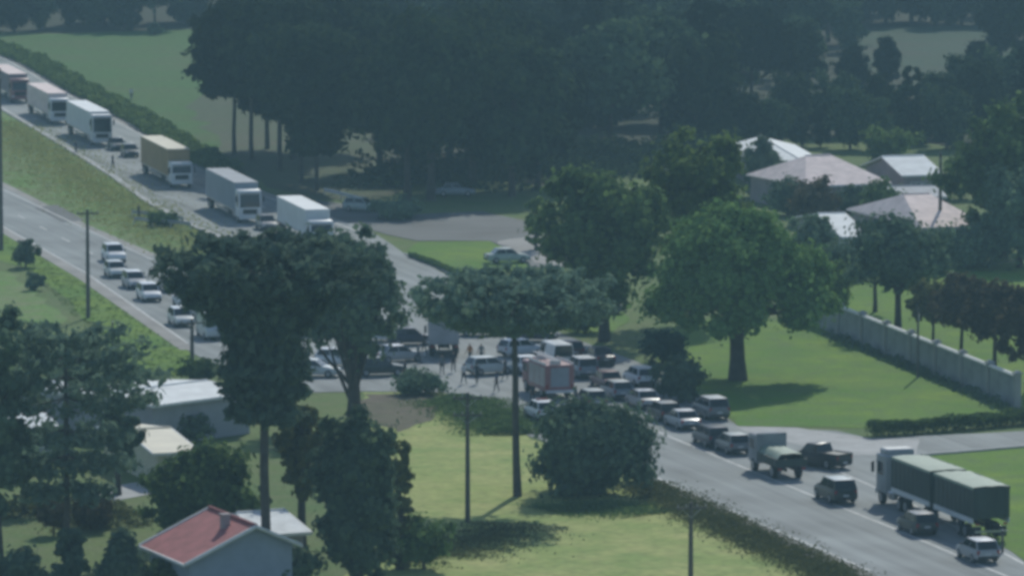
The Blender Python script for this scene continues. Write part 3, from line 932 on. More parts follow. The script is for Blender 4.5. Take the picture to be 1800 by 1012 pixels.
tussocks('verge_weeds', [(0, 415), (150, 500), (330, 625), (340, 660), (240, 660), (60, 490)], 800, .12, 13, 'lf_light')
tussocks('verge_weeds', [(0, 205), (200, 320), (330, 402), (420, 440), (280, 448), (0, 318)], 1500, .14, 14, 'lf_dry')

# ------------------------------------------------------------------ buildings
def gable_house(name, label, a_px, b_px, za, depth, eave, ridge, roof, wall, over=.4, hip=0.0, fascia='fascia', windows=2, axis='along', trim=True, chim=False):
    """front eave runs from a_px to b_px (pixels at eave height); the house goes back by depth"""
    A, B = P(*a_px, eave), P(*b_px, eave)
    L = (B - A).length
    u = (B - A).normalized()
    if u.x < 0:
        A, B, u = B, A, -u
    rz = math.atan2(u.y, u.x)
    root = thing(name, label, 'house', (A.x, A.y, 0), rz)
    w_ = MB()
    t = .2
    i = over
    # four walls as one shell
    x0, x1, y0, y1 = i, L - i, i, depth - i
    w_.add([(x0, y0, -.1), (x1, y0, -.1), (x1, y1, -.1), (x0, y1, -.1), (x0, y0, eave - .04), (x1, y0, eave - .04), (x1, y1, eave - .04), (x0, y1, eave - .04)],
           [(0, 1, 5, 4), (1, 2, 6, 5), (2, 3, 7, 6), (3, 0, 4, 7)])
    if not hip and axis == 'along':
        zr = eave + (ridge - eave) * (depth / 2 - i) / (depth / 2) - .04
        w_.add([(x0, y0, eave - .04), (x0, y1, eave - .04), (x0, depth / 2, ridge - .1)], [(0, 2, 1)])
        w_.add([(x1, y0, eave - .04), (x1, y1, eave - .04), (x1, depth / 2, ridge - .1)], [(0, 1, 2)])
    w_.build('wall', wall, root)
    # roof slab with thickness
    hx = hip
    e = eave
    top = [(0, 0, e), (L, 0, e), (L, depth, e), (0, depth, e), (hx, depth / 2, ridge), (L - hx, depth / 2, ridge)]
    tk = .16
    vs = [Vector(q) + Vector((0, 0, tk)) for q in top] + [Vector(q) for q in top]
    fs = [(0, 1, 5, 4), (2, 3, 4, 5), (1, 2, 5), (3, 0, 4),
          (6, 10, 11, 7), (8, 11, 10, 9), (7, 11, 8), (9, 10, 6),
          (0, 6, 7, 1), (1, 7, 8, 2), (2, 8, 9, 3), (3, 9, 6, 0)]
    if not hip:
        fs = [f for f in fs if f not in ((1, 2, 5), (3, 0, 4), (7, 11, 8), (9, 10, 6), (1, 7, 8, 2), (3, 9, 6, 0))]
        fs += [(1, 7, 11, 5), (5, 11, 8, 2), (3, 9, 10, 4), (4, 10, 6, 0)]
    r_ = MB(); r_.add(vs, fs)
    ro = r_.build('roof', roof, root)
    if trim:
        c = MB()
        c.tube([(hx, depth / 2, ridge + tk), (L - hx, depth / 2, ridge + tk)], .11, 8)
        c.build('ridge_cap', roof, ro)
        f_ = MB()
        f_.box((L / 2, -.02, e + .05), (L, .04, .2))
        f_.build('fascia', M[fascia], ro)
        if not hip:
            for xx in (-.02, L + .02):
                v_ = MB()
                v_.tube([(xx, 0, e + .08), (xx, depth / 2, ridge + .1), (xx, depth, e + .08)], .09, 6)
                v_.build('fascia', M[fascia], ro)
    if chim:
        c = MB(); c.box((L * .7, depth * .35, ridge), (.6, .6, 1.6)); c.build('chimney', M['wall_mauve'], ro)
    for k in range(windows):
        cx = x0 + (x1 - x0) * (k + 1) / (windows + 1)
        fr = MB()
        for (bx, bz, sx, sz) in ((0, .55, 1.3, .1), (0, -.55, 1.3, .1), (-.6, 0, .1, 1.0), (.6, 0, .1, 1.0), (0, 0, .06, 1.0)):
            fr.box((cx + bx, y0 - .02, 1.55 + bz), (sx, .08, sz))
        wn = fr.build('window', M['fascia'], root)
        pn = MB(); pn.box((cx, y0 - .005, 1.55), (1.1, .03, 1.0)); pn.build('pane', M['glass'], wn)
    if windows:
        d = MB(); d.box((x0 + .9, y0 - .015, 1.0), (.85, .05, 2.0)); d.build('door', M['dark'], root)
    return root

gable_house('hipped_house', 'house with pale pink hipped roof behind the dark shrub', (1416, 330), (1568, 324), 0, 15, 2.7, 5.2, M['roof_pink'], M['wall_mauve'], hip=3.6, windows=3)
gable_house('long_house', 'long house with a narrow pale roof behind the dark tree', (1346, 302), (1276, 258), 0, 8, 2.9, 3.9, M['roof_white'], M['wall_mauve'], windows=1)
gable_house('white_gable_house', 'small house with bright white roof and mauve wall by the pole', (1586, 311), (1660, 309), 0, 13, 2.8, 4.3, M['roof_white'], M['wall_mauve'], windows=2)
gable_house('low_pink_house', 'low house with broad pinkish white roof nearest the garden wall', (1618, 403), (1738, 399), 0, 20, 2.7, 5.0, M['roof_pink'], M['wall_mauve'], hip=2.2, windows=3)
gable_house('link_house', 'mauve walled link building between the pink roofs', (1560, 350), (1664, 348), 0, 8, 2.4, 3.2, M['roof_grey'], M['wall_mauve'], windows=2)
gable_house('striped_roof_shed', 'narrow shed with white striped roof beside the dark shrubs', (1480, 419), (1530, 418), 0, 20, 2.3, 3.6, M['roof_white'], M['wall_grey'], windows=1)

gable_house('flat_roof_building', 'long building with flat pale roof and grey wall left of the araucaria', (268, 716), (452, 692), 0, 11, 3.0, 3.4, M['roof_white'], M['wall_grey'], windows=0)
gable_house('cream_house', 'small cream building with pale roof left of the round green tree', (270, 800), (352, 796), 0, 15, 2.3, 3.0, M['cream'], M['wall_cream'], windows=1)
gable_house('garden_shed', 'pale roofed shed seen through the garden araucaria', (28, 756), (104, 752), 0, 11, 2.4, 3.2, M['roof_white'], M['wall_grey'], windows=1)
gable_house('garden_shed', 'smaller white roofed shed above the garden araucaria gap', (134, 706), (178, 700), 0, 9, 2.4, 3.2, M['roof_white'], M['wall_grey'], windows=1)

# red roofed house: the ridge runs towards the camera
def red_house():
    A = P(368, 892, 4.7)
    u = Vector((.40, -.916, 0))            # along the ridge, towards the camera
    v = Vector((.916, .40, 0))             # to the right
    rz = math.atan2(u.y, u.x)
    root = thing('red_roof_house', 'house with faded red gable roof and white trim at the lower left', 'house', (A.x, A.y, 0), rz)
    # local x = along the ridge, local y = to the right (left of u is +y -> flips)
    Ln, hw, e, rd = 8.2, 4.7, 2.6, 4.7
    # which sign is the viewer's left?  local +y = rotate u by +90
    yl = Vector((-u.y, u.x, 0))
    left = 1 if yl.x < 0 else -1
    def plane(side, mt, lab=None):
        s = side
        hw, e = (4.7, 2.6) if side == left else (3.0, 3.36)
        m = MB()
        q = [Vector((0, 0, rd)), Vector((Ln, 0, rd)), Vector((Ln, s * hw, e)), Vector((0, s * hw, e))]
        if s > 0: q = q
        else: q = [q[1], q[0], q[3], q[2]]
        b = [k - Vector((0, 0, .16)) for k in q]
        m.add(q + b, [(0, 1, 2, 3), (7, 6, 5, 4), (0, 4, 5, 1), (1, 5, 6, 2), (2, 6, 7, 3), (3, 7, 4, 0)])
        o = m.build('roof', mt, root)
        if lab: o['label'] = lab
        return o
    a = plane(left, M['roof_red'], 'faded red roof slope')
    b = plane(-left, M['roof_grey'], 'grey metal roof slope')
    t = MB(); t.tube([(0, 0, rd + .06), (Ln, 0, rd + .06)], .12, 8); t.build('ridge_cap', M['roof_red'], a)
    for s, o in ((left, a), (-left, b)):
        hw, e = (4.7, 2.6) if s == left else (3.0, 3.36)
        for xx in (-.05, Ln + .05):
            f_ = MB(); f_.tube([(xx, 0, rd - .03), (xx, s * hw, e - .03)], .13, 6); f_.build('fascia', M['fascia'], o)
        f_ = MB(); f_.tube([(0, s * (hw + .05), e - .08), (Ln, s * (hw + .05), e - .08)], .11, 6); f_.build('gutter', M['fascia'], o)
    wl = MB()
    x0, x1 = .5, Ln - .5
    yn, yp = (-4.2, 2.6) if left < 0 else (-2.6, 4.2)
    zn, zp = (2.66, 3.40) if left < 0 else (3.40, 2.66)
    wl.add([(x0, yn, -.1), (x1, yn, -.1), (x1, yp, -.1), (x0, yp, -.1), (x0, yn, zn), (x1, yn, zn), (x1, yp, zp), (x0, yp, zp), (x0, 0, rd - .2), (x1, 0, rd - .2)],
           [(0, 1, 5, 4), (1, 2, 6, 9, 5), (2, 3, 7, 6), (3, 0, 4, 8, 7)])
    wl.build('wall', M['wall_blue'], root)
    c = MB(); c.box((5.2, left * .9, rd - .1), (.5, .5, .9)); c.box((5.2, left * .9, rd + .38), (.65, .65, .08)); c.build('chimney', M['wall_mauve'], a)
red_house()
gable_house('porch_annex', 'white roofed annex against the right side of the red roofed house', (462, 944), (548, 938), 0, 9, 2.6, 3.4, M['roof_white'], M['wall_mauve'], windows=0)

# concrete garden wall: panels, pillars and coping
def garden_wall():
    A, B = P(1436, 574), P(1788, 718)
    L = (B - A).length
    u = (B - A).normalized()
    rz = math.atan2(u.y, u.x)
    root = thing('garden_wall', 'long grey concrete garden wall with pale coping and pillars behind the lawn', 'wall', A, rz)
    n = 8
    st = L / n
    h = 2.5
    for k in range(n):
        part('wall_panel', 'panel', lambda b: b.box((st / 2, 0, h / 2 - .1), (st - .36, .16, h + .2)), M['conc_dark'], root, loc=(k * st, 0, 0))
        part('wall_cap', 'coping', lambda b: (b.box((st / 2, 0, h + .06), (st - .40, .44, .12)), b.box((st / 2, 0, h + .15), (st - .40, .22, .06))), M['cap'], root, loc=(k * st, 0, 0))
        part('wall_rail', 'rail', lambda b: b.box((st / 2, -.10, .35), (st - .36, .06, .18)), M['conc_dark'], root, loc=(k * st, 0, 0))
    for k in range(n + 1):
        part('wall_pillar', 'pillar', lambda b: (b.box((0, 0, h / 2), (.46, .50, h + .5)), b.box((0, 0, h + .29), (.66, .70, .12)), b.box((0, 0, h + .42), (.56, .60, .16), taper=(.4, .4))), M['concrete'], root, loc=(k * st, 0, 0))
garden_wall()

# ------------------------------------------------------------------ poles
def power_pole(label, x, yb, yt, arm=True, r=.14, double=False, rz=0.3, ins=True):
    h = HT(x, yb, yt)
    root = thing('power_pole', label, 'pole', P(x, yb), rz, 'power poles')
    b = MB()
    b.tube([(0, 0, -.3), (0, 0, h * .5), (0, 0, h)], [r * 1.2, r, r * .75], 10)
    b.build('shaft', M['wood_pole'], root, 60)
    if arm:
        for z in ((h - .35,) if not double else (h - .35, h - 1.5)):
            a = MB()
            a.box((0, -.16, z), (2.0, .11, .13))
            ao = a.build('crossarm', M['wood_pole'], root)
            for xx in (-.9, -.35, .35, .9):
                i = MB(); i.lathe((xx, -.16, z + .07), [(.05, 0), (.075, .05), (.05, .1), (.07, .14), (.02, .2)], 'z', 8)
                i.build('insulator', M['ceramic'], ao)
            for sx in (-1, 1):
                s_ = MB(); s_.tube([(sx * .65, -.14, z - .05), (0, -.1, z - .6)], .025, 5); s_.build('brace', M['steel'], ao)
    if not arm and ins:
        i = MB(); i.box((0, -.2, h - .8), (.1, .12, .5)); i.build('bracket', M['steel'], root)
    return root
power_pole('grey power pole on the left verge beside the white cars', 155, 558, 368, r=.17)
power_pole('grey power pole in the dry grass left of the flat topped araucaria', 822, 918, 690, r=.16, double=True, rz=.05)
power_pole('thin power pole in front of the flat pale roof', 338, 664, 560, r=.16)
power_pole('dark power pole rising from the bottom edge beside the highway', 1214, 1046, 882, r=.15)
power_pole('dark power pole cut by the left edge of the picture', 2, 440, 120, r=.2, arm=False)
power_pole('slim dark power pole in front of the lower pink roof', 1652, 440, 268, r=.17, arm=False)
power_pole('slim dark pole standing at the foot of the garden wall', 1613, 664, 540, r=.1, arm=False)
for i, (x, yb, yt, lb) in enumerate([(198, 606, 566, 'wooden fence post on the left verge, the taller of the pair'), (209, 612, 572, 'wooden fence post on the left verge, the shorter of the pair'), (1762, 972, 932, 'short dark marker post at the right kerb beside the lorry')]):
    h = HT(x, yb, yt)
    t = thing('fence_post', lb, 'post', P(x, yb))
    b = MB(); b.tube([(0, 0, -.3), (0, 0, h)], [.09, .08], 8); b.build('shaft', M['wood_pole'], t)
    c = MB(); c.lathe((0, 0, h), [(.09, 0), (.09, .04), (.03, .08)], 'z', 8); c.build('cap', M['steel'], t)

# guard rail on the median end (damaged)
def guard_rail(label, pts, bend=0.0, h=.72):
    w_ = [P(*q) for q in pts]
    org = w_[0].copy()
    root = thing('guard_rail', label, 'guard rail', org)
    loc = [q - org for q in w_]
    m = MB()
    prof = [(-.16, .03), (-.10, -.02), (-.04, .03), (.04, .03), (.10, -.02), (.16, .03)]
    vs = []
    for i, q in enumerate(loc):
        t = (loc[min(i + 1, len(loc) - 1)] - loc[max(i - 1, 0)]).normalized()
        nrm = Vector((-t.y, t.x, 0))
        for dz, off in prof:
            vs.append(q + Vector((0, 0, h - bend * i / len(loc) + dz)) + nrm * off)
    n = len(prof)
    fs = [(i * n + k, i * n + k + 1, (i + 1) * n + k + 1, (i + 1) * n + k) for i in range(len(loc) - 1) for k in range(n - 1)]
    m.add(vs, fs)
    o = m.build('beam', M['steel'], root)
    md = o.modifiers.new('thickness', 'SOLIDIFY'); md.thickness = .02
    for i, q in enumerate(loc):
        p_ = MB(); p_.box((q.x, q.y, (h - bend * i / len(loc)) / 2 - .1), (.12, .1, h + .2)); p_.build('post', M['steel'], root)
guard_rail('bent steel guard rail at the end of the median', [(232, 384), (262, 386), (292, 389), (322, 392)], .3)
guard_rail('second steel guard rail lower on the median end', [(236, 396), (268, 399), (300, 401), (335, 404)], .1)
guard_rail('steel guard rail along the far road edge behind the parked pale car', [(570, 345), (600, 352), (640, 362)], 0)

# ------------------------------------------------------------------ vehicles
def wheel(root, key, x, y, r, wd):
    side = 1 if y > 0 else -1
    def tyre(b):
        b.lathe((0, 0, 0), [(r * .62, -wd / 2), (r * .93, -wd / 2), (r, -wd * .32), (r, wd * .32), (r * .93, wd / 2), (r * .62, wd / 2)], 'y', 18)
    def rim(b):
        b.lathe((0, 0, 0), [(r * .6, 0), (r * .6, .02), (r * .5, .035), (r * .2, .01), (r * .16, .05)], 'y', 14)
    t = part('tyre' + key, 'wheel', tyre, M['rubber'], root, 50, (x, y, r))
    part('rim' + key, 'rim', rim, M['rim'], t, 40, (0, side * (wd / 2 - .005), 0), (0, 0, 0 if side > 0 else math.pi))

KIND = dict(
    hatch=dict(L=3.9, W=1.70, H=1.50, belt=.92, hood=.86, b=(-.49, -.40, .06, .24), r=.30, tail=.92),
    sedan=dict(L=4.4, W=1.74, H=1.45, belt=.90, hood=.84, b=(-.36, -.24, .06, .22), r=.31, tail=.90),
    suv=dict(L=4.4, W=1.82, H=1.72, belt=1.05, hood=1.0, b=(-.49, -.42, .08, .22), r=.36, tail=1.05),
    wagon=dict(L=4.3, W=1.74, H=1.55, belt=.94, hood=.88, b=(-.49, -.43, .07, .23), r=.31, tail=.94),
    pickup=dict(L=5.0, W=1.80, H=1.75, belt=1.05, hood=1.02, b=(-.12, -.07, .12, .25), r=.37, tail=1.05),
    van=dict(L=4.8, W=1.95, H=2.25, belt=1.15, hood=1.10, b=(-.495, -.48, .26, .40), r=.34, tail=1.15),
)
def car(label, x, y, head, kind, colour, group=None, cat='car', name=None, roof=None, rz=None, bar=None):
    k = KIND[kind]
    L, W, H = k['L'], k['W'], k['H']
    pm = paint(CARS[colour], colour)
    root = thing(name or {'pickup': 'pickup_truck', 'van': 'van'}.get(kind, 'parked_car'), label, cat, P(x, y) + Vector((0, 0, .062)), math.atan2(head.y, head.x) if rz is None else rz, group)
    ck = kind + colour + (roof or '')
    hw = W / 2
    b0, r0, r1, b1 = (q * L for q in k['b'])
    belt, hood, tail = k['belt'], k['hood'], k['tail']
    rw, bw = hw * .80, hw * .94
    def body(b):
        st = [(-.5, .42, tail - .22, .84), (-.488, .30, tail - .08, .95), (-.44, .24, tail - .01, .99), (-.30, .22, tail, 1.0), (-.05, .22, belt, 1.0), (.18, .22, belt, 1.0),
              (.26, .22, (belt + hood) / 2, 1.0), (.36, .22, hood - .02, .99), (.44, .24, hood - .12, .96), (.485, .28, hood - .24, .90), (.5, .36, hood - .36, .80)]
        if kind == 'van':
            st = [(a, z, (zt if a < .2 else zt + .05), wf) for a, z, zt, wf in st]
        vs = []
        for a, z0, z1, wf in st:
            w_ = hw * wf
            half = [(w_ * .86, z0), (w_ * .985, z0 + .10), (w_, (z0 + z1) / 2), (w_ * .975, z1 - .10), (w_ * .90, z1 - .02), (w_ * .45, z1 + .012)]
            ring = half + [(-p, q) for p, q in reversed(half)]
            vs += [(a * L, p, q) for p, q in ring]
        n = 12
        fs = []
        for i in range(len(st) - 1):
            for j in range(n):
                jj = (j + 1) % n
                fs.append((i * n + j, (i + 1) * n + j, (i + 1) * n + jj, i * n + jj))
        fs.append(tuple(range(n)))
        fs.append(tuple((len(st) - 1) * n + j for j in range(n - 1, -1, -1)))
        b.add(vs, fs)
        # greenhouse with a domed roof
        zb = belt - .05
        lo = [(b0, -bw), (b1, -bw), (b1, bw), (b0, bw)]
        hi = [(r0, -rw), (r1, -rw), (r1, rw), (r0, rw)]
        b.add([(p, q, zb) for p, q in lo] + [(p, q, H - .05) for p, q in hi], [(0, 1, 5, 4), (1, 2, 6, 5), (2, 3, 7, 6), (3, 0, 4, 7)])
        if kind == 'pickup':        # load bed: dark floor between raised sides
            b.box(((-.5 * L + b0) / 2, hw * .93, tail + .05), (b0 + .5 * L - .1, .09, .12))
            b.box(((-.5 * L + b0) / 2, -hw * .93, tail + .05), (b0 + .5 * L - .1, .09, .12))
            b.box((-.488 * L, 0, tail - .12), (.08, W * .86, .42))
    part('body' + kind + colour, 'body', body, pm, root, 38)
    def roofp(b):
        vs, fs = [], []
        nx, ny = 6, 6
        for i in range(nx + 1):
            for j in range(ny + 1):
                s, t = i / nx, j / ny
                px_ = r0 + (r1 - r0) * s
                py_ = -rw + 2 * rw * t
                dz = (1 - (2 * s - 1) ** 4) * (1 - (2 * t - 1) ** 4)
                vs.append((px_, py_, H - .051 + .055 * dz))
        for i in range(nx):
            for j in range(ny):
                a = i * (ny + 1) + j
                fs.append((a, a + ny + 1, a + ny + 2, a + 1))
        b.add(vs, fs)
    part('roof' + ck, 'roof', roofp, paint(CARS[roof], roof) if roof else pm, root, 60)  # a separate roof colour stands in for sun and sky shine on top
    zb, zt = belt + .02, H - .10
    def lerp(p, q, t): return p + (q - p) * t
    def at_(t, front):      # x and half width on the slanted end face, t from belt to roof
        return (lerp(b1, r1, t) if front else lerp(b0, r0, t)), lerp(bw, rw, t)
    def glass_end(front):
        def f(b):
            xa, wa = at_(.10, front); xb, wb = at_(.92, front)
            za, zb_ = lerp(belt - .05, H - .05, .10), lerp(belt - .05, H - .05, .92)
            wa *= .9; wb *= .9
            if front: q = [(xa, -wa, za), (xa, wa, za), (xb, wb, zb_), (xb, -wb, zb_)]
            else: q = [(xa, wa, za), (xa, -wa, za), (xb, -wb, zb_), (xb, wb, zb_)]
            b.quad_out(q, .008)
        return f
    part('ws' + kind, 'windscreen', glass_end(True), M['glass'], root)
    part('rw' + kind, 'rear_window', glass_end(False), M['glass'], root)
    spl = [(.06, .49), (.53, .95)] if kind not in ('van', 'pickup') else [(.62, .95)] if kind == 'van' else [(.08, .92)]
    for si, sgn in enumerate((-1, 1)):
        for wi, (ta, tb) in enumerate(spl):
            def f(b, sgn=sgn, ta=ta, tb=tb):
                tz0, tz1 = .14, .90
                q = []
                for (s, t) in ((ta, tz0), (tb, tz0), (tb, tz1), (ta, tz1)):
                    xl, xr = lerp(b0, r0, t), lerp(b1, r1, t)
                    q.append((lerp(xl, xr, s), sgn * lerp(bw, rw, t), lerp(belt - .05, H - .05, t)))
                if sgn > 0: q = [q[1], q[0], q[3], q[2]]
                b.quad_out(q, .008)
            part('sw%s%d%d' % (kind, si, wi), 'side_window', f, M['glass'], root)
    for sgn in (-1, 1):
        part('hl%s%d' % (kind, sgn), 'headlight', lambda b: b.rbox((.470 * L, sgn * hw * .68, hood - .25), (.16, .34, .15), .04), M['head'], root, 40)
        part('tl%s%d' % (kind, sgn), 'taillight', lambda b: b.rbox((-.487 * L, sgn * hw * .80, tail - .20), (.10, .20, .30), .03), M['tail'], root, 40)
        part('mi%s%d' % (kind, sgn), 'mirror', lambda b: b.rbox((b1 - .28, sgn * (hw + .06), belt + .06), (.10, .20, .14), .04), M['dark'], root, 40)
    part('fb' + kind, 'bumper', lambda b: b.rbox((.482 * L, 0, .36), (.16, W * .80, .20), .06), M['dark'], root, 40)
    part('bb' + kind, 'bumper', lambda b: b.rbox((-.486 * L, 0, .40), (.14, W * .84, .22), .06), M['dark'], root, 40)
    part('pl' + kind, 'number_plate', lambda b: b.box((-.5 * L - .012, 0, .62 if kind != 'pickup' else .5), (.02, .42, .13)), M['plate'], root)
    for wx in (-.30 * L, .31 * L):
        for sgn in (-1, 1):
            wheel(root, kind, wx, sgn * (hw - .10), k['r'], .22)
    if kind == 'pickup':
        part('bedfloor' + kind, 'load_bed', lambda b: b.box(((-.5 * L + b0) / 2, 0, tail + .02), (b0 + .5 * L - .16, W * .80, .02)), M['dark'], root)
    if bar:
        lb = MB(); lb.rbox((lerp(r0, r1, .6), 0, H + .06), (.25, rw * 1.5, .10), .04); lb.build('light_bar', M['tail'], root, 40)
    return root

D1 = direction((1740, 1000), (1110, 740))       # queue direction, away from the camera
q = 'cars queueing on the highway'
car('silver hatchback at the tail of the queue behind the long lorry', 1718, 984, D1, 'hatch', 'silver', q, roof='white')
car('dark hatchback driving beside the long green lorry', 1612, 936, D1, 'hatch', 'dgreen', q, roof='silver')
car('dark green estate car behind the dropside lorry', 1468, 880, D1, 'suv', 'dgreen', q, roof='pale')
car('black pickup waiting at the mouth of the side road', 1441, 820, direction((1500, 826), (1400, 812)), 'pickup', 'black', None, 'pickup')
car('small dark car with roof coloured as sunlit just ahead of the dropside lorry', 1287, 795, D1, 'hatch', 'grey', q, roof='pale')
car('dark estate car on the lane line ahead of the dropside lorry', 1249, 782, D1, 'wagon', 'dblue', q)
car('grey saloon with its roof painted as sunlit on the lane line', 1199, 752, D1, 'sedan', 'bluegrey', q, roof='white')
car('dark car with roof shine painted white beside the shaded lawn', 1249, 734, D1, 'suv', 'grey', q, roof='white')
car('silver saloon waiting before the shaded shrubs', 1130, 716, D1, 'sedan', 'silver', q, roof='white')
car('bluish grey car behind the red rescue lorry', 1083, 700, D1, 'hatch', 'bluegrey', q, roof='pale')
car('maroon car right of the red rescue lorry', 1066, 682, D1, 'sedan', 'maroon', q)
car('grey car with roof whitened as sunlit right of the rescue lorry front', 1021, 662, D1, 'suv', 'bluegrey', q, roof='white')
car('white van partly hidden behind the red rescue lorry', 976, 648, D1, 'van', 'white', None, 'van')
car('white patrol car beside the foot of the red rescue lorry', 950, 736, D1, 'hatch', 'white', None, bar=True)
car('white crashed car slewed across the road at the junction', 860, 658, Vector((.9, .44, 0)).normalized(), 'hatch', 'pale')
car('white car half hidden under the flat araucaria crown', 845, 590, Vector((1, .12, 0)).normalized(), 'sedan', 'white')
car('dark saloon behind the araucaria bole', 936, 600, Vector((1, -.2, 0)).normalized(), 'sedan', 'dblue')
car('sage green saloon parked at the green island', 892, 462, Vector((1, .25, 0)).normalized(), 'sedan', 'sage')
car('grey car with roof coloured as sunlit under the dark round tree', 1058, 552, Vector((1, .1, 0)).normalized(), 'hatch', 'grey', roof='white')
car('pale hatchback on the side road near the tall araucarias', 636, 372, Vector((.9, -.4, 0)).normalized(), 'hatch', 'sage')
car('grey car parked in the shade of the dark grove', 800, 345, Vector((1, .05, 0)).normalized(), 'sedan', 'bluegrey')
D2 = direction((0, 366), (330, 555))
car('white car on the lower carriageway, the farther of the two', 200, 460, D2, 'suv', 'white')
car('white car on the lower carriageway, the nearer of the two', 203, 487, D2, 'hatch', 'pale')
car('white estate car stopped at the verge above the grass', 262, 528, D2, 'wagon', 'white')
car('white saloon stopped behind the small crown left of the araucaria', 326, 540, D2, 'sedan', 'white')
car('white hatchback in the back row of the standing cars by the araucaria', 392, 540, D2, 'hatch', 'white')
car('white hatchback nearest the araucaria trunk among the stopped cars', 412, 562, D2, 'hatch', 'white')
car('white van stopped at the lower edge of the junction', 372, 594, D2, 'van', 'pale', None, 'van')
car('small dark car stopped on the far carriageway beside the ochre lorry', 228, 276, direction((100, 200), (300, 310)), 'hatch', 'dgreen')
car('dark green saloon between the white lorry and the ochre lorry', 205, 264, direction((100, 200), (300, 310)), 'sedan', 'dgreen')

JX = Vector((1, .15, 0)).normalized()
DU0 = direction((0, 140), (450, 370))
for lb, x, y, hd, kd, co, rf in (  # last entry: paler roof colour imitating sunshine on the roof
    ('dark hatchback under the left side of the flat araucaria crown', 722, 606, JX, 'hatch', 'dblue', None),
    ('silver car left of the grey box lorry at the junction', 700, 636, Vector((1, .5, 0)).normalized(), 'sedan', 'silver', 'white'),
    ('dark green car parked beside the dark verge bush', 668, 660, Vector((1, .2, 0)).normalized(), 'wagon', 'dgreen', None),
    ('white car immediately right of the araucaria bole', 916, 626, Vector((.8, .5, 0)).normalized(), 'hatch', 'white', None),
    ('white car just beyond the rescue lorry on its left', 922, 655, D1, 'sedan', 'white', None),
    ('dark red hatchback beyond the white van', 1000, 628, D1, 'hatch', 'maroon', None),
    ('dark car in the tree shade beyond the maroon car', 1052, 640, D1, 'sedan', 'dblue', None),
    ('pale estate car stopped between the araucaria and the forked tree', 560, 590, Vector((.9, -.4, 0)).normalized(), 'wagon', 'pale', None),
    ('white saloon behind the stems of the forked tree', 668, 600, Vector((1, -.3, 0)).normalized(), 'sedan', 'white', None),
    ('grey hatchback at the lower edge of the junction beside the araucaria', 452, 600, Vector((1, -.3, 0)).normalized(), 'hatch', 'grey', 'white'),
    ('white car half hidden left of the araucaria in the standing row', 356, 560, D2, 'hatch', 'white', None),
    ('dark car among the standing cars left of the araucaria', 300, 512, D2, 'sedan', 'grey', 'white'),
    ('pale estate car stopped beside the lower verge near the pole', 318, 572, D2, 'wagon', 'pale', 'white'),
    ('white car close behind the bluish grey car in the queue', 1124, 676, D1, 'wagon', 'white', None),
    ('dark car following the silver saloon past the shrubs', 1166, 738, D1, 'hatch', 'black', 'silver'),
    ('white hatchback on the near edge of the junction behind the forked tree', 596, 644, Vector((1, -.25, 0)).normalized(), 'hatch', 'white', None),
    ('pale saloon at the near edge of the junction left of the forked tree', 552, 662, Vector((1, -.2, 0)).normalized(), 'sedan', 'pale', None),
    ('silver estate car on the lower carriageway just before the standing row', 236, 506, D2, 'wagon', 'silver', 'white'),
    ('dark car squeezed between the grey blue lorry and the white box lorry', 468, 404, DU0, 'hatch', 'grey', None),
    ('grey car beyond the white patrol car on the lane line', 1038, 716, D1, 'hatch', 'grey', 'pale')):
    car(lb, x, y, hd, kd, co, None, roof=rf)

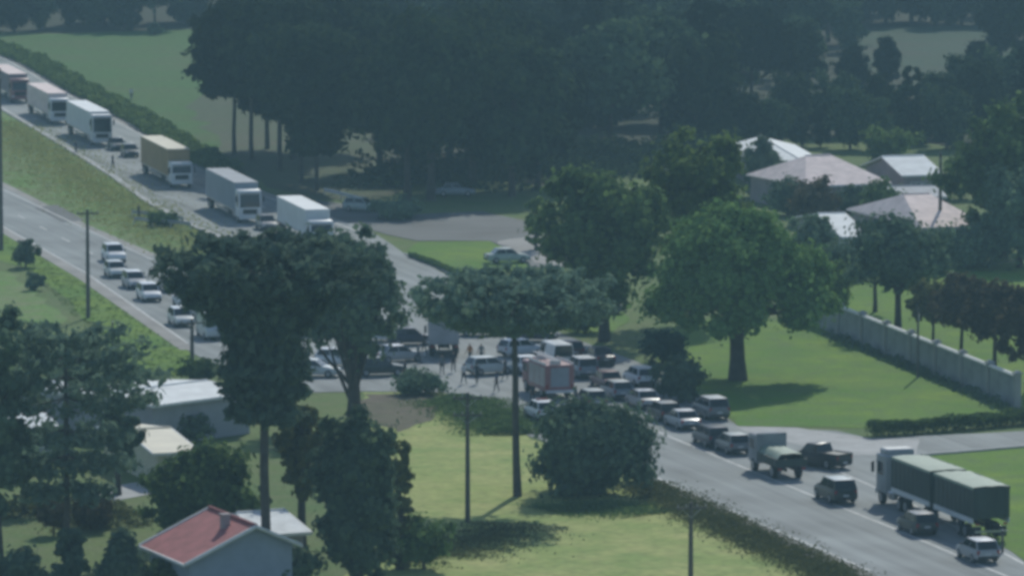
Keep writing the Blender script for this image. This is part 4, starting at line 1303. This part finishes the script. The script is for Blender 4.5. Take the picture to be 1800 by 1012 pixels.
def lorry(label, x, y, head, cab, cargo, roof_m, box_l=7.0, box_h=2.6, cab_h=2.7, cat='lorry', group=None, name='box_lorry', cab_front=True, tank=False, ribs=True, box_w=2.5, by_front=True):
    """cab-over lorry; origin at the middle of its length on the ground"""
    total = box_l + 2.1
    root = thing(name, label, cat, P(x, y) - head * (total / 2 if by_front else 0) + Vector((0, 0, .066)), math.atan2(head.y, head.x), group)
    xb = -total / 2
    xc = total / 2 - 1.0
    ch = MB()
    for s in (-1, 1): ch.box((-.1, s * .42, .85), (total - .5, .12, .26))
    for k in range(5): ch.box((xb + .6 + k * (total - 1.6) / 4, 0, .85), (.12, .74, .16))
    ch.build('chassis', M['dark'], root)
    c = MB()
    z0, z1 = .65, .65 + cab_h
    w_ = 1.2
    pr = [(-.95, z0), (.92, z0), (1.0, z0 + .15), (1.0, z0 + .95), (.80, z1 - .35), (.62, z1 - .06), (.40, z1), (-.95, z1)]
    vs = []
    for wy, ins in ((-w_, .07), (-w_ + .07, 0), (w_ - .07, 0), (w_, .07)):
        for px_, pz in pr:
            cx_, cz_ = 0, (z0 + z1) / 2
            vs.append((xc + px_ * (1 - ins * .6), wy, cz_ + (pz - cz_) * (1 - ins * .5)))
    n = len(pr)
    fs = [(k * n + j, k * n + (j + 1) % n, (k + 1) * n + (j + 1) % n, (k + 1) * n + j) for k in range(3) for j in range(n)]
    fs += [tuple(range(n - 1, -1, -1)), tuple(3 * n + j for j in range(n))]
    c.add(vs, fs)
    co = c.build('cab', cab, root, 35)
    g_ = MB()
    def fx(z):
        t = (z - (z0 + .95)) / ((z1 - .35) - (z0 + .95))
        return xc + 1.0 + (-.20) * t
    za, zb_ = z0 + 1.02, z1 - .46
    g_.quad_out([(fx(za), -1.06, za), (fx(za), 1.06, za), (fx(zb_), 1.02, zb_), (fx(zb_), -1.02, zb_)], .012)
    g_.build('windscreen', M['glass'], root)
    gr_ = MB(); gr_.rbox((xc + .99, 0, z0 + .58), (.06, 1.5, .5), .02)
    for k in range(4): gr_.box((xc + 1.03, 0, z0 + .42 + k * .11), (.03, 1.4, .035))
    gr_.build('grille', M['dark'], root)
    bm = MB(); bm.rbox((xc + .98, 0, z0 - .02), (.22, 2.4, .36), .08); bm.build('bumper', cab, root, 40)
    vz = MB(); vz.box((xc + .90, 0, z1 - .34), (.26, 2.1, .05)); vz.build('sun_visor', M['dark'], root)
    for s in (-1, 1):
        q = MB(); q.rbox((xc + 1.06, s * .95, z0 + .22), (.06, .36, .20), .03); q.build('headlight', M['head'], root, 40)
        q = MB()
        q.tube([(xc + .75, s * 1.2, z1 - .5), (xc + .95, s * 1.42, z1 - .5), (xc + .95, s * 1.42, z1 - 1.3)], .025, 5)
        q.rbox((xc + .95, s * 1.42, z1 - .9), (.08, .2, .6), .03)
        q.build('mirror', M['dark'], root)
        q = MB()
        qd = [(xc - .30, s * w_, z0 + 1.05), (xc + .68, s * w_, z0 + 1.05), (xc + .52, s * w_, z1 - .5), (xc - .30, s * w_, z1 - .5)]
        q.quad_out(qd if s < 0 else [qd[1], qd[0], qd[3], qd[2]], .012); q.build('side_window', M['glass'], root)
        q = MB(); q.rbox((xc - .2 - 1.9, s * .95, .75), (1.1, .5, .5), .12); q.build('fuel_tank', M['steel'], root, 40)
        q = MB(); q.rbox((xb + .08, s * 1.0, .95), (.06, .32, .14), .02); q.build('taillight', M['tail'], root)
        q = MB(); q.box((xb + .75, s * .95, .62), (.03, .55, .6)); q.build('mudflap', M['dark'], root)
        q = MB(); q.box((-.4, s * 1.17, .72), (box_l * .42, .05, .30)); q.build('side_guard', M['steel'], root)
    # cargo box
    cx = xb + box_l / 2
    zb0 = 1.12
    b = MB()
    b.rbox((cx, 0, zb0 + box_h / 2), (box_l, box_w, box_h), .06)
    bo = b.build('cargo_box', cargo, root, 35)
    if ribs:
        nrib = int(box_l / .9)
        r_ = MB()
        for k in range(1, nrib):
            for s in (-1, 1):
                r_.box((xb + box_l * k / nrib, s * (box_w / 2 + .012), zb0 + box_h / 2), (.07, .03, box_h - .24))
        r_.build('rib', cargo, bo)['kind'] = 'stuff'
    t = MB(); t.rbox((cx, 0, zb0 + box_h + .03), (box_l + .03, box_w + .03, .09), .03); t.build('box_roof', roof_m, bo)
    rl = MB()
    for s in (-1, 1): rl.box((cx, s * (box_w / 2 + .005), zb0 + .06), (box_l - .1, .04, .14))
    rl.build('side_rail', M['steel'], bo)
    for s in (-1, 1):
        d_ = MB(); d_.box((xb - .012, s * box_w * .245, zb0 + box_h / 2), (.04, box_w * .46, box_h - .2)); d_.tube([(xb - .05, s * .25, zb0 + .2), (xb - .05, s * .25, zb0 + box_h - .2)], .02, 5)
        d_.build('rear_door', cargo, bo)
    for wx in ([xc - .15] + ([xb + 1.3, xb + 2.5] if box_l > 6.5 else [xb + 1.5])):
        for s in (-1, 1):
            wheel(root, 'lorry', wx, s * 1.0, .5, .32 if wx > 0 else .5)
    return root

DU = direction((0, 140), (450, 370))
paint(CARS['white'], 'white')
lq = 'lorries stopped on the far carriageway'
lorry('white high box lorry with dark windscreen on the far carriageway', 180, 258, DU, M['white_panel'], M['white_panel'], M['white_panel'], 18, 2.8, 3.1, group=lq)
lorry('maroon fronted lorry cut by the left edge at the far end of the stopped lorries', 36, 182, DU, M['redtruck'], M['wall_mauve'], M['roof_pink'], 18, 2.5, 2.5, group=lq)
lorry('lorry with pale mauve box just behind the white high box lorry', 106, 220, DU, M['white_panel'], M['roof_pink'], M['roof_pink'], 18, 2.6, 2.6, group=lq)
lorry('ochre box lorry with white cab lower than its box', 320, 332, DU, M['white_panel'], M['orange'], M['cream'], 18, 3.0, 2.2, group=lq)
lorry('grey blue box lorry with white cab front behind the white lorry', 440, 394, DU, M['white_panel'], M['greyblue'], M['roof_grey'], 17.0, 2.9, 2.8, group=lq)
lorry('white box lorry half hidden by the large araucaria crown', 566, 438, DU, M['white_panel'], M['white_panel'], M['white_panel'], 15, 2.5, 2.1, group=lq)
lorry('grey box lorry seen from behind on the bright junction', 779, 622, direction((780, 625), (765, 560)), M['white_panel'], M['wall_grey'], M['roof_grey'], 4.4, 1.9, 1.9, by_front=False)

def fire_engine():
    root = thing('fire_engine', 'dull red rescue lorry with ladder on its roof at the head of the queue', 'fire engine', P(963, 694) + Vector((0, 0, .066)), math.atan2(D1.y, D1.x))
    L = 6.6
    b = MB(); b.rbox((-.9, 0, 1.65), (4.6, 2.4, 2.1), .10); b.build('equipment_body', M['redtruck'], root, 40)
    c = MB(); c.rbox((2.4, 0, 1.55), (1.9, 2.3, 1.9), .16); cab = c.build('cab', M['redtruck'], root, 40)
    w_ = MB(); w_.quad_out([(3.36, -1.0, 1.6), (3.36, 1.0, 1.6), (3.36, .95, 2.3), (3.36, -.95, 2.3)], .01); w_.build('windscreen', M['glass'], root)
    for s in (-1, 1):
        q = MB(); qd = [(1.8, s * 1.15, 1.6), (3.0, s * 1.15, 1.6), (3.0, s * 1.15, 2.3), (1.8, s * 1.15, 2.3)]
        q.quad_out(qd if s < 0 else [qd[1], qd[0], qd[3], qd[2]], .012); q.build('side_window', M['glass'], root)
        for k in range(3):
            q = MB(); q.box((-2.4 + k * 1.45, s * 1.205, 1.75), (1.3, .03, 1.5))
            for j in range(6): q.box((-2.4 + k * 1.45, s * 1.225, 1.15 + j * .24), (1.26, .02, .05))
            q.build('roller_shutter', M['steel'], root)
        q = MB(); q.rbox((-3.2, s * 1.05, 1.0), (.06, .2, .34), .02); q.build('taillight', M['tail'], root)
        q = MB(); q.rbox((3.36, s * .9, .95), (.06, .34, .2), .02); q.build('headlight', M['head'], root)
        q = MB(); q.box((-.9, s * 1.15, 2.78), (4.5, .05, .16)); q.build('roof_rail', M['white_panel'], root)
    q = MB(); q.box((-3.215, 0, 1.75), (.03, 1.5, 1.5))
    for j in range(6): q.box((-3.235, 0, 1.15 + j * .24), (.02, 1.46, .05))
    q.build('rear_shutter', M['roof_grey'], root)
    q = MB(); q.rbox((-3.25, 0, .62), (.3, 2.3, .22), .05); q.build('bumper', M['white_panel'], root)
    la = MB()
    for s in (-.25, .25): la.tube([(-3.3, .2 + s, 3.05), (2.6, .2 + s, 3.15)], .045, 6)
    for k in range(16): la.tube([(-3.2 + k * .37, -.05, 3.05 + k * .006), (-3.2 + k * .37, .45, 3.05 + k * .006)], .025, 5)
    for xx in (-2.6, 1.0): la.box((xx, .2, 2.86), (.12, .9, .34))
    la.build('ladder', M['fascia'], root)
    lb = MB(); lb.rbox((2.3, 0, 2.6), (.35, 1.7, .18), .06); lb.build('light_bar', M['tail'], root)
    for wx in (-1.9, 2.3):
        for s in (-1, 1): wheel(root, 'lorry', wx, s * 1.0, .5, .32)
fire_engine()

def dropside():
    root = thing('dropside_lorry', 'grey dropside lorry with tall box cab carrying a pale covered load', 'lorry', P(1366, 834) + Vector((0, 0, .066)), math.atan2(D1.y, D1.x))
    ch = MB()
    for s in (-1, 1): ch.box((0, s * .4, .72), (6.2, .12, .24))
    ch.build('chassis', M['dark'], root)
    c = MB(); c.rbox((2.35, 0, 1.62), (1.8, 2.15, 2.05), .14); c.build('cab', M['wall_grey'], root, 40)
    hb = MB(); hb.rbox((1.25, 0, 1.9), (.3, 2.25, 1.8), .05); hb.build('headboard', M['conc_dark'], root, 40)
    q = MB(); q.quad_out([(3.26, -.9, 1.6), (3.26, .9, 1.6), (3.26, .85, 2.35), (3.26, -.85, 2.35)], .01); q.build('windscreen', M['glass'], root)
    for s in (-1, 1):
        q = MB(); qd = [(1.9, s * 1.075, 1.6), (2.9, s * 1.075, 1.6), (2.9, s * 1.075, 2.3), (1.9, s * 1.075, 2.3)]
        q.quad_out(qd if s < 0 else [qd[1], qd[0], qd[3], qd[2]], .012); q.build('side_window', M['glass'], root)
        q = MB(); q.box((-1.0, s * 1.12, 1.25), (4.2, .05, .5))
        for k in range(6): q.box((-2.9 + k * .76, s * 1.155, 1.25), (.07, .03, .5))
        q.build('drop_side', M['green_side'], root)
        q = MB(); q.rbox((-3.1, s * .9, .8), (.06, .3, .14), .02); q.build('taillight', M['tail'], root)
        q = MB(); q.rbox((3.27, s * .8, .95), (.06, .3, .2), .02); q.build('headlight', M['head'], root)
    q = MB(); q.box((-1.0, 0, .96), (4.3, 2.2, .1)); q.build('load_bed', M['dark'], root)
    q = MB(); q.box((-3.12, 0, 1.25), (.05, 2.2, .5)); q.build('tailboard', M['green_side'], root)
    t = MB()
    vs, fs = [], []
    rng = random.Random(3)
    nx, ny = 10, 8
    for i in range(nx + 1):
        for j in range(ny + 1):
            s_, t_ = i / nx, j / ny
            vs.append((-3.0 + 4.05 * s_, -1.06 + 2.12 * t_, 1.50 + .48 * (1 - (2 * t_ - 1) ** 6) * (.8 + .2 * s_) + rng.uniform(-.03, .03)))
    fs = [(i * (ny + 1) + j, (i + 1) * (ny + 1) + j, (i + 1) * (ny + 1) + j + 1, i * (ny + 1) + j + 1) for i in range(nx) for j in range(ny)]
    t.add(vs, fs); t.build('load_cover', M['tarp'], root, 60)
    for wx in (-1.9, 2.2):
        for s in (-1, 1): wheel(root, 'lorry', wx, s * .92, .45, .34)
dropside()

def road_train():
    """white tractor with two tall dark trailers under a pale tarpaulin"""
    root = thing('grain_lorry', 'long lorry with white cab and dark green double trailer under a pale tarpaulin', 'lorry', P(1650, 915) + Vector((0, 0, .066)), math.atan2(D1.y, D1.x))
    # local x forward; rear end at -8.6, cab front at +8.6
    cab = MB(); cab.rbox((8.0, 0, 2.15), (2.0, 2.4, 2.7), .18); cab.rbox((8.0, 0, 3.62), (1.5, 2.1, .5), .2); cab.build('cab', M['cab_grey'], root, 40)
    q = MB(); q.quad_out([(9.01, -1.05, 2.0), (9.01, 1.05, 2.0), (9.01, 1.0, 3.1), (9.01, -1.0, 3.1)], .012); q.build('windscreen', M['glass'], root)
    q = MB(); q.rbox((9.0, 0, .85), (.25, 2.4, .4), .08); q.build('bumper', M['white_panel'], root, 40)
    ch = MB()
    for s in (-1, 1): ch.box((6.6, s * .42, .85), (5.0, .14, .28))
    ch.build('chassis', M['dark'], root)
    for s in (-1, 1):
        q = MB(); qd = [(7.5, s * 1.2, 2.05), (8.6, s * 1.2, 2.05), (8.55, s * 1.2, 2.95), (7.5, s * 1.2, 2.95)]
        q.quad_out(qd if s < 0 else [qd[1], qd[0], qd[3], qd[2]], .012); q.build('side_window', M['glass'], root)
        q = MB(); q.tube([(8.6, s * 1.2, 2.9), (8.9, s * 1.45, 2.9), (8.9, s * 1.45, 2.1)], .03, 5); q.rbox((8.9, s * 1.45, 2.5), (.1, .22, .7), .03); q.build('mirror', M['dark'], root)
        q = MB(); q.rbox((9.03, s * .95, 1.15), (.06, .36, .2), .03); q.build('headlight', M['head'], root)
        q = MB(); q.rbox((6.2, s * .98, .85), (1.0, .5, .55), .15); q.build('fuel_tank', M['steel'], root, 40)
    for (x0, x1) in ((-9.6, -2.35), (-1.65, 5.7)):
        cx, ln = (x0 + x1) / 2, x1 - x0
        b = MB(); b.rbox((cx, 0, 2.55), (ln, 2.55, 2.1), .05)
        tr = b.build('trailer', M['green_side'], root, 35)
        r_ = MB()
        n = 9
        for k in range(n + 1):
            for s in (-1, 1): r_.box((x0 + .1 + (ln - .2) * k / n, s * 1.29, 2.55), (.08, .04, 2.0))
        for yy in (-1.0, -.35, .35, 1.0): r_.box((x0 - .01, yy, 2.55), (.04, .08, 2.0))
        r_.build('side_post', M['green_side'], tr)['kind'] = 'stuff'
        q = MB()
        for s in (-1, 1): q.box((cx, s * 1.29, 1.36), (ln - .15, .09, .34))
        q.build('side_rail', M['white_panel'], tr)
        t = MB()
        vs, fs = [], []
        rng = random.Random(int(cx * 10))
        nx, ny = 14, 6
        for i in range(nx + 1):
            for j in range(ny + 1):
                s_, t_ = i / nx, j / ny
                vs.append((x0 - .03 + (ln + .06) * s_, -1.31 + 2.62 * t_, 3.615 + .07 * (1 - (2 * t_ - 1) ** 2) + rng.uniform(-.025, .025)))
        fs = [(i * (ny + 1) + j, (i + 1) * (ny + 1) + j, (i + 1) * (ny + 1) + j + 1, i * (ny + 1) + j + 1) for i in range(nx) for j in range(ny)]
        t.add(vs, fs)
        for s in (-1, 1): t.box((cx, s * 1.315, 3.54), (ln + .06, .02, .18))
        t.build('tarpaulin', M['tarp'], tr, 60)
        q = MB()
        for s in (-1, 1): q.box((cx, s * .45, 1.1), (ln - .3, .14, .3))
        q.build('chassis', M['dark'], tr)
    for s in (-1, 1):
        q = MB(); q.rbox((-9.58, s * 1.0, 1.15), (.06, .3, .14), .02); q.build('taillight', M['tail'], root)
        q = MB(); q.box((-9.3, s * .9, .6), (.03, .6, .7)); q.build('mudflap', M['dark'], root)
    q = MB(); q.box((-9.55, 0, .65), (.1, 2.3, .14)); q.build('bumper', M['steel'], root)
    for wx in (8.1, 4.4, 3.15, -.4, -1.65, -6.7, -7.95):
        for s in (-1, 1): wheel(root, 'lorry', wx, s * 1.0, .5, .32 if wx > 6 else .5)
road_train()

# ------------------------------------------------------------------ people
def person(label, x, y, face, top, legs, seed, stride=.18, arm=.2, z=.06):
    h = 1.72
    rng = random.Random(seed)
    V, E, Rd = [], [], []
    def v(p_, r_, parent=None):
        V.append(p_); Rd.append(r_)
        if parent is not None: E.append((parent, len(V) - 1))
        return len(V) - 1
    pel = v((0, 0, .93), .135)
    wai = v((0, 0, 1.08), .125, pel)
    che = v((.01, 0, 1.28), .155, wai)
    nk0 = v((0, 0, 1.43), .09, che)
    nk = v((.01, 0, 1.50), .055, nk0)
    hd = v((.02, 0, 1.60), .088, nk)
    v((.015, 0, 1.69), .075, hd)
    v((.10, 0, 1.595), .022, hd)                 # nose
    for s in (-1, 1):
        hip = v((0, s * .10, .88), .095, pel)
        kn = v((.03 + s * stride * .5, s * .105, .50), .062, hip)
        an = v((s * stride, s * .11, .09), .042, kn)
        v((s * stride + .14, s * .12, .035), .035, an)
        sh = v((0, s * .19, 1.40), .062, nk0)
        el = v((-.02 - s * arm * .3, s * .25, 1.13), .044, sh)
        wr_ = v((.10 - s * arm, s * .25, .90), .030, el)
        hnd = v((.13 - s * arm, s * .25, .83), .034, wr_)
        for k in range(4):
            f1 = v((.105 + .018 * k - s * arm, s * .255, .775 + .006 * abs(k - 1.5)), .0085, hnd)
            v((.11 + .018 * k - s * arm, s * .245, .735 + .008 * abs(k - 1.5)), .008, f1)
        th = v((.17 - s * arm, s * .235, .81), .0095, hnd)
        v((.185 - s * arm, s * .225, .775), .0085, th)
    me = bpy.data.meshes.new('person')
    me.from_pydata(V, E, [])
    o = bpy.data.objects.new('tmp', me)
    COL.objects.link(o)
    o.modifiers.new('skin', 'SKIN')
    for i, sv in enumerate(me.skin_vertices[0].data):
        sv.radius = (Rd[i], Rd[i])
        sv.use_root = (i == 0)
    sb = o.modifiers.new('sub', 'SUBSURF'); sb.levels = sb.render_levels = 1
    dg = bpy.context.evaluated_depsgraph_get()
    bm_ = bpy.data.meshes.new_from_object(o.evaluated_get(dg))
    bpy.data.objects.remove(o)
    bm_.name = 'person'
    bm_.materials.clear()
    for k in ('skin', top, legs, 'hair'): bm_.materials.append(M[k])
    for p_ in bm_.polygons:
        c = p_.center
        if c.z > 1.49: i = 3 if (c.z > 1.655 or (c.x < -.03 and c.z > 1.56)) else 0
        elif c.z < .07: i = 3
        elif abs(c.y) > .20 and c.z < 1.12: i = 0
        elif c.z < .97: i = 2
        else: i = 1
        p_.material_index = i
        p_.use_smooth = True
    po = bpy.data.objects.new('person', bm_)
    po.location = P(x, y) + Vector((0, 0, z))
    po.rotation_euler = (0, 0, math.atan2(face.y, face.x))
    COL.objects.link(po)
    return tag(po, label, 'person')
tc_ = Vector((.2, -1, 0))
for k_, (x, y, lb) in enumerate(((735, 640, 'person in grey shirt standing left of the grey box lorry'), (838, 676, 'person in dark clothes standing left of the crashed white car'),
                                 (888, 668, 'person in dark clothes standing beside the araucaria bole on the road'), (826, 640, 'person in orange clothing on the bright road right of the grey lorry'),
                                 (936, 712, 'person in dark clothes standing at the rear corner of the rescue lorry'), (1012, 716, 'person in grey shirt walking behind the rescue lorry'),
                                 (690, 612, 'person in white shirt left of the grey lorry cab side'), (712, 672, 'person in dark clothes at the verge left of the dark bush'), (846, 640, 'person in grey shirt standing beyond the crashed white car'), (815, 676, 'person in white shirt at the verge edge before the bright road'))):
    person(lb, x, y, Vector((math.cos(k_ * 1.3), math.sin(k_ * 1.3), 0)), ('cloth_grey', 'cloth_dark', 'cloth_dark', 'cloth_hi', 'cloth_dark', 'cloth_grey', 'fascia', 'cloth_dark', 'cloth_grey', 'fascia')[k_], 'cloth_dark', 30 + k_)
person('person in dark clothes standing on the road beside the ochre lorry', 198, 298, Vector((1, -.3, 0)), 'cloth_dark', 'cloth_dark', 1)
person('person in dark clothes at the kerb near the white high box lorry', 133, 274, Vector((1, 0, 0)), 'cloth_dark', 'cloth_dark', 2)
person('person in dark clothes standing behind the grey lorry, right of its middle', 797, 655, tc_, 'cloth_dark', 'cloth_dark', 3)
person('person in grey shirt standing behind the grey lorry, left of its middle', 777, 660, tc_, 'cloth_grey', 'cloth_dark', 4)
person('person in a blue shirt beside the crashed white car', 873, 690, Vector((-1, .3, 0)), 'cloth_blue', 'cloth_dark', 5)
person('person in dark clothes standing at the left corner of the grey lorry', 745, 622, Vector((1, -.2, 0)), 'cloth_dark', 'cloth_dark', 6)
person('person in dark clothes standing on the median beside the bent rail', 244, 388, Vector((1, 0, 0)), 'cloth_dark', 'cloth_dark', 7)
person('person in dark clothes crossing behind the dark saloon', 905, 648, Vector((1, .4, 0)), 'cloth_grey', 'cloth_dark', 8)
person('person in a white shirt in the field by the hedge bank', 231, 178, Vector((0, -1, 0)), 'fascia', 'cloth_grey', 9)

# ------------------------------------------------------------------ haze
hz = MB()
hz.box((0, 2050, 30.5), (5000, 4700, 63))
ho = hz.build('haze', None)
ho.data.materials.clear()
hm = bpy.data.materials.new('haze')
hm.use_nodes = True
hn = hm.node_tree
hn.nodes.clear()
out = hn.nodes.new('ShaderNodeOutputMaterial')
pv = hn.nodes.new('ShaderNodeVolumePrincipled')
pv.inputs['Color'].default_value = (.50, .84, .97, 1)
pv.inputs['Density'].default_value = .00027
pv.inputs['Anisotropy'].default_value = 0.0
hn.links.new(pv.outputs[0], out.inputs['Volume'])
ho.data.materials.append(hm)
ho['kind'] = 'stuff'
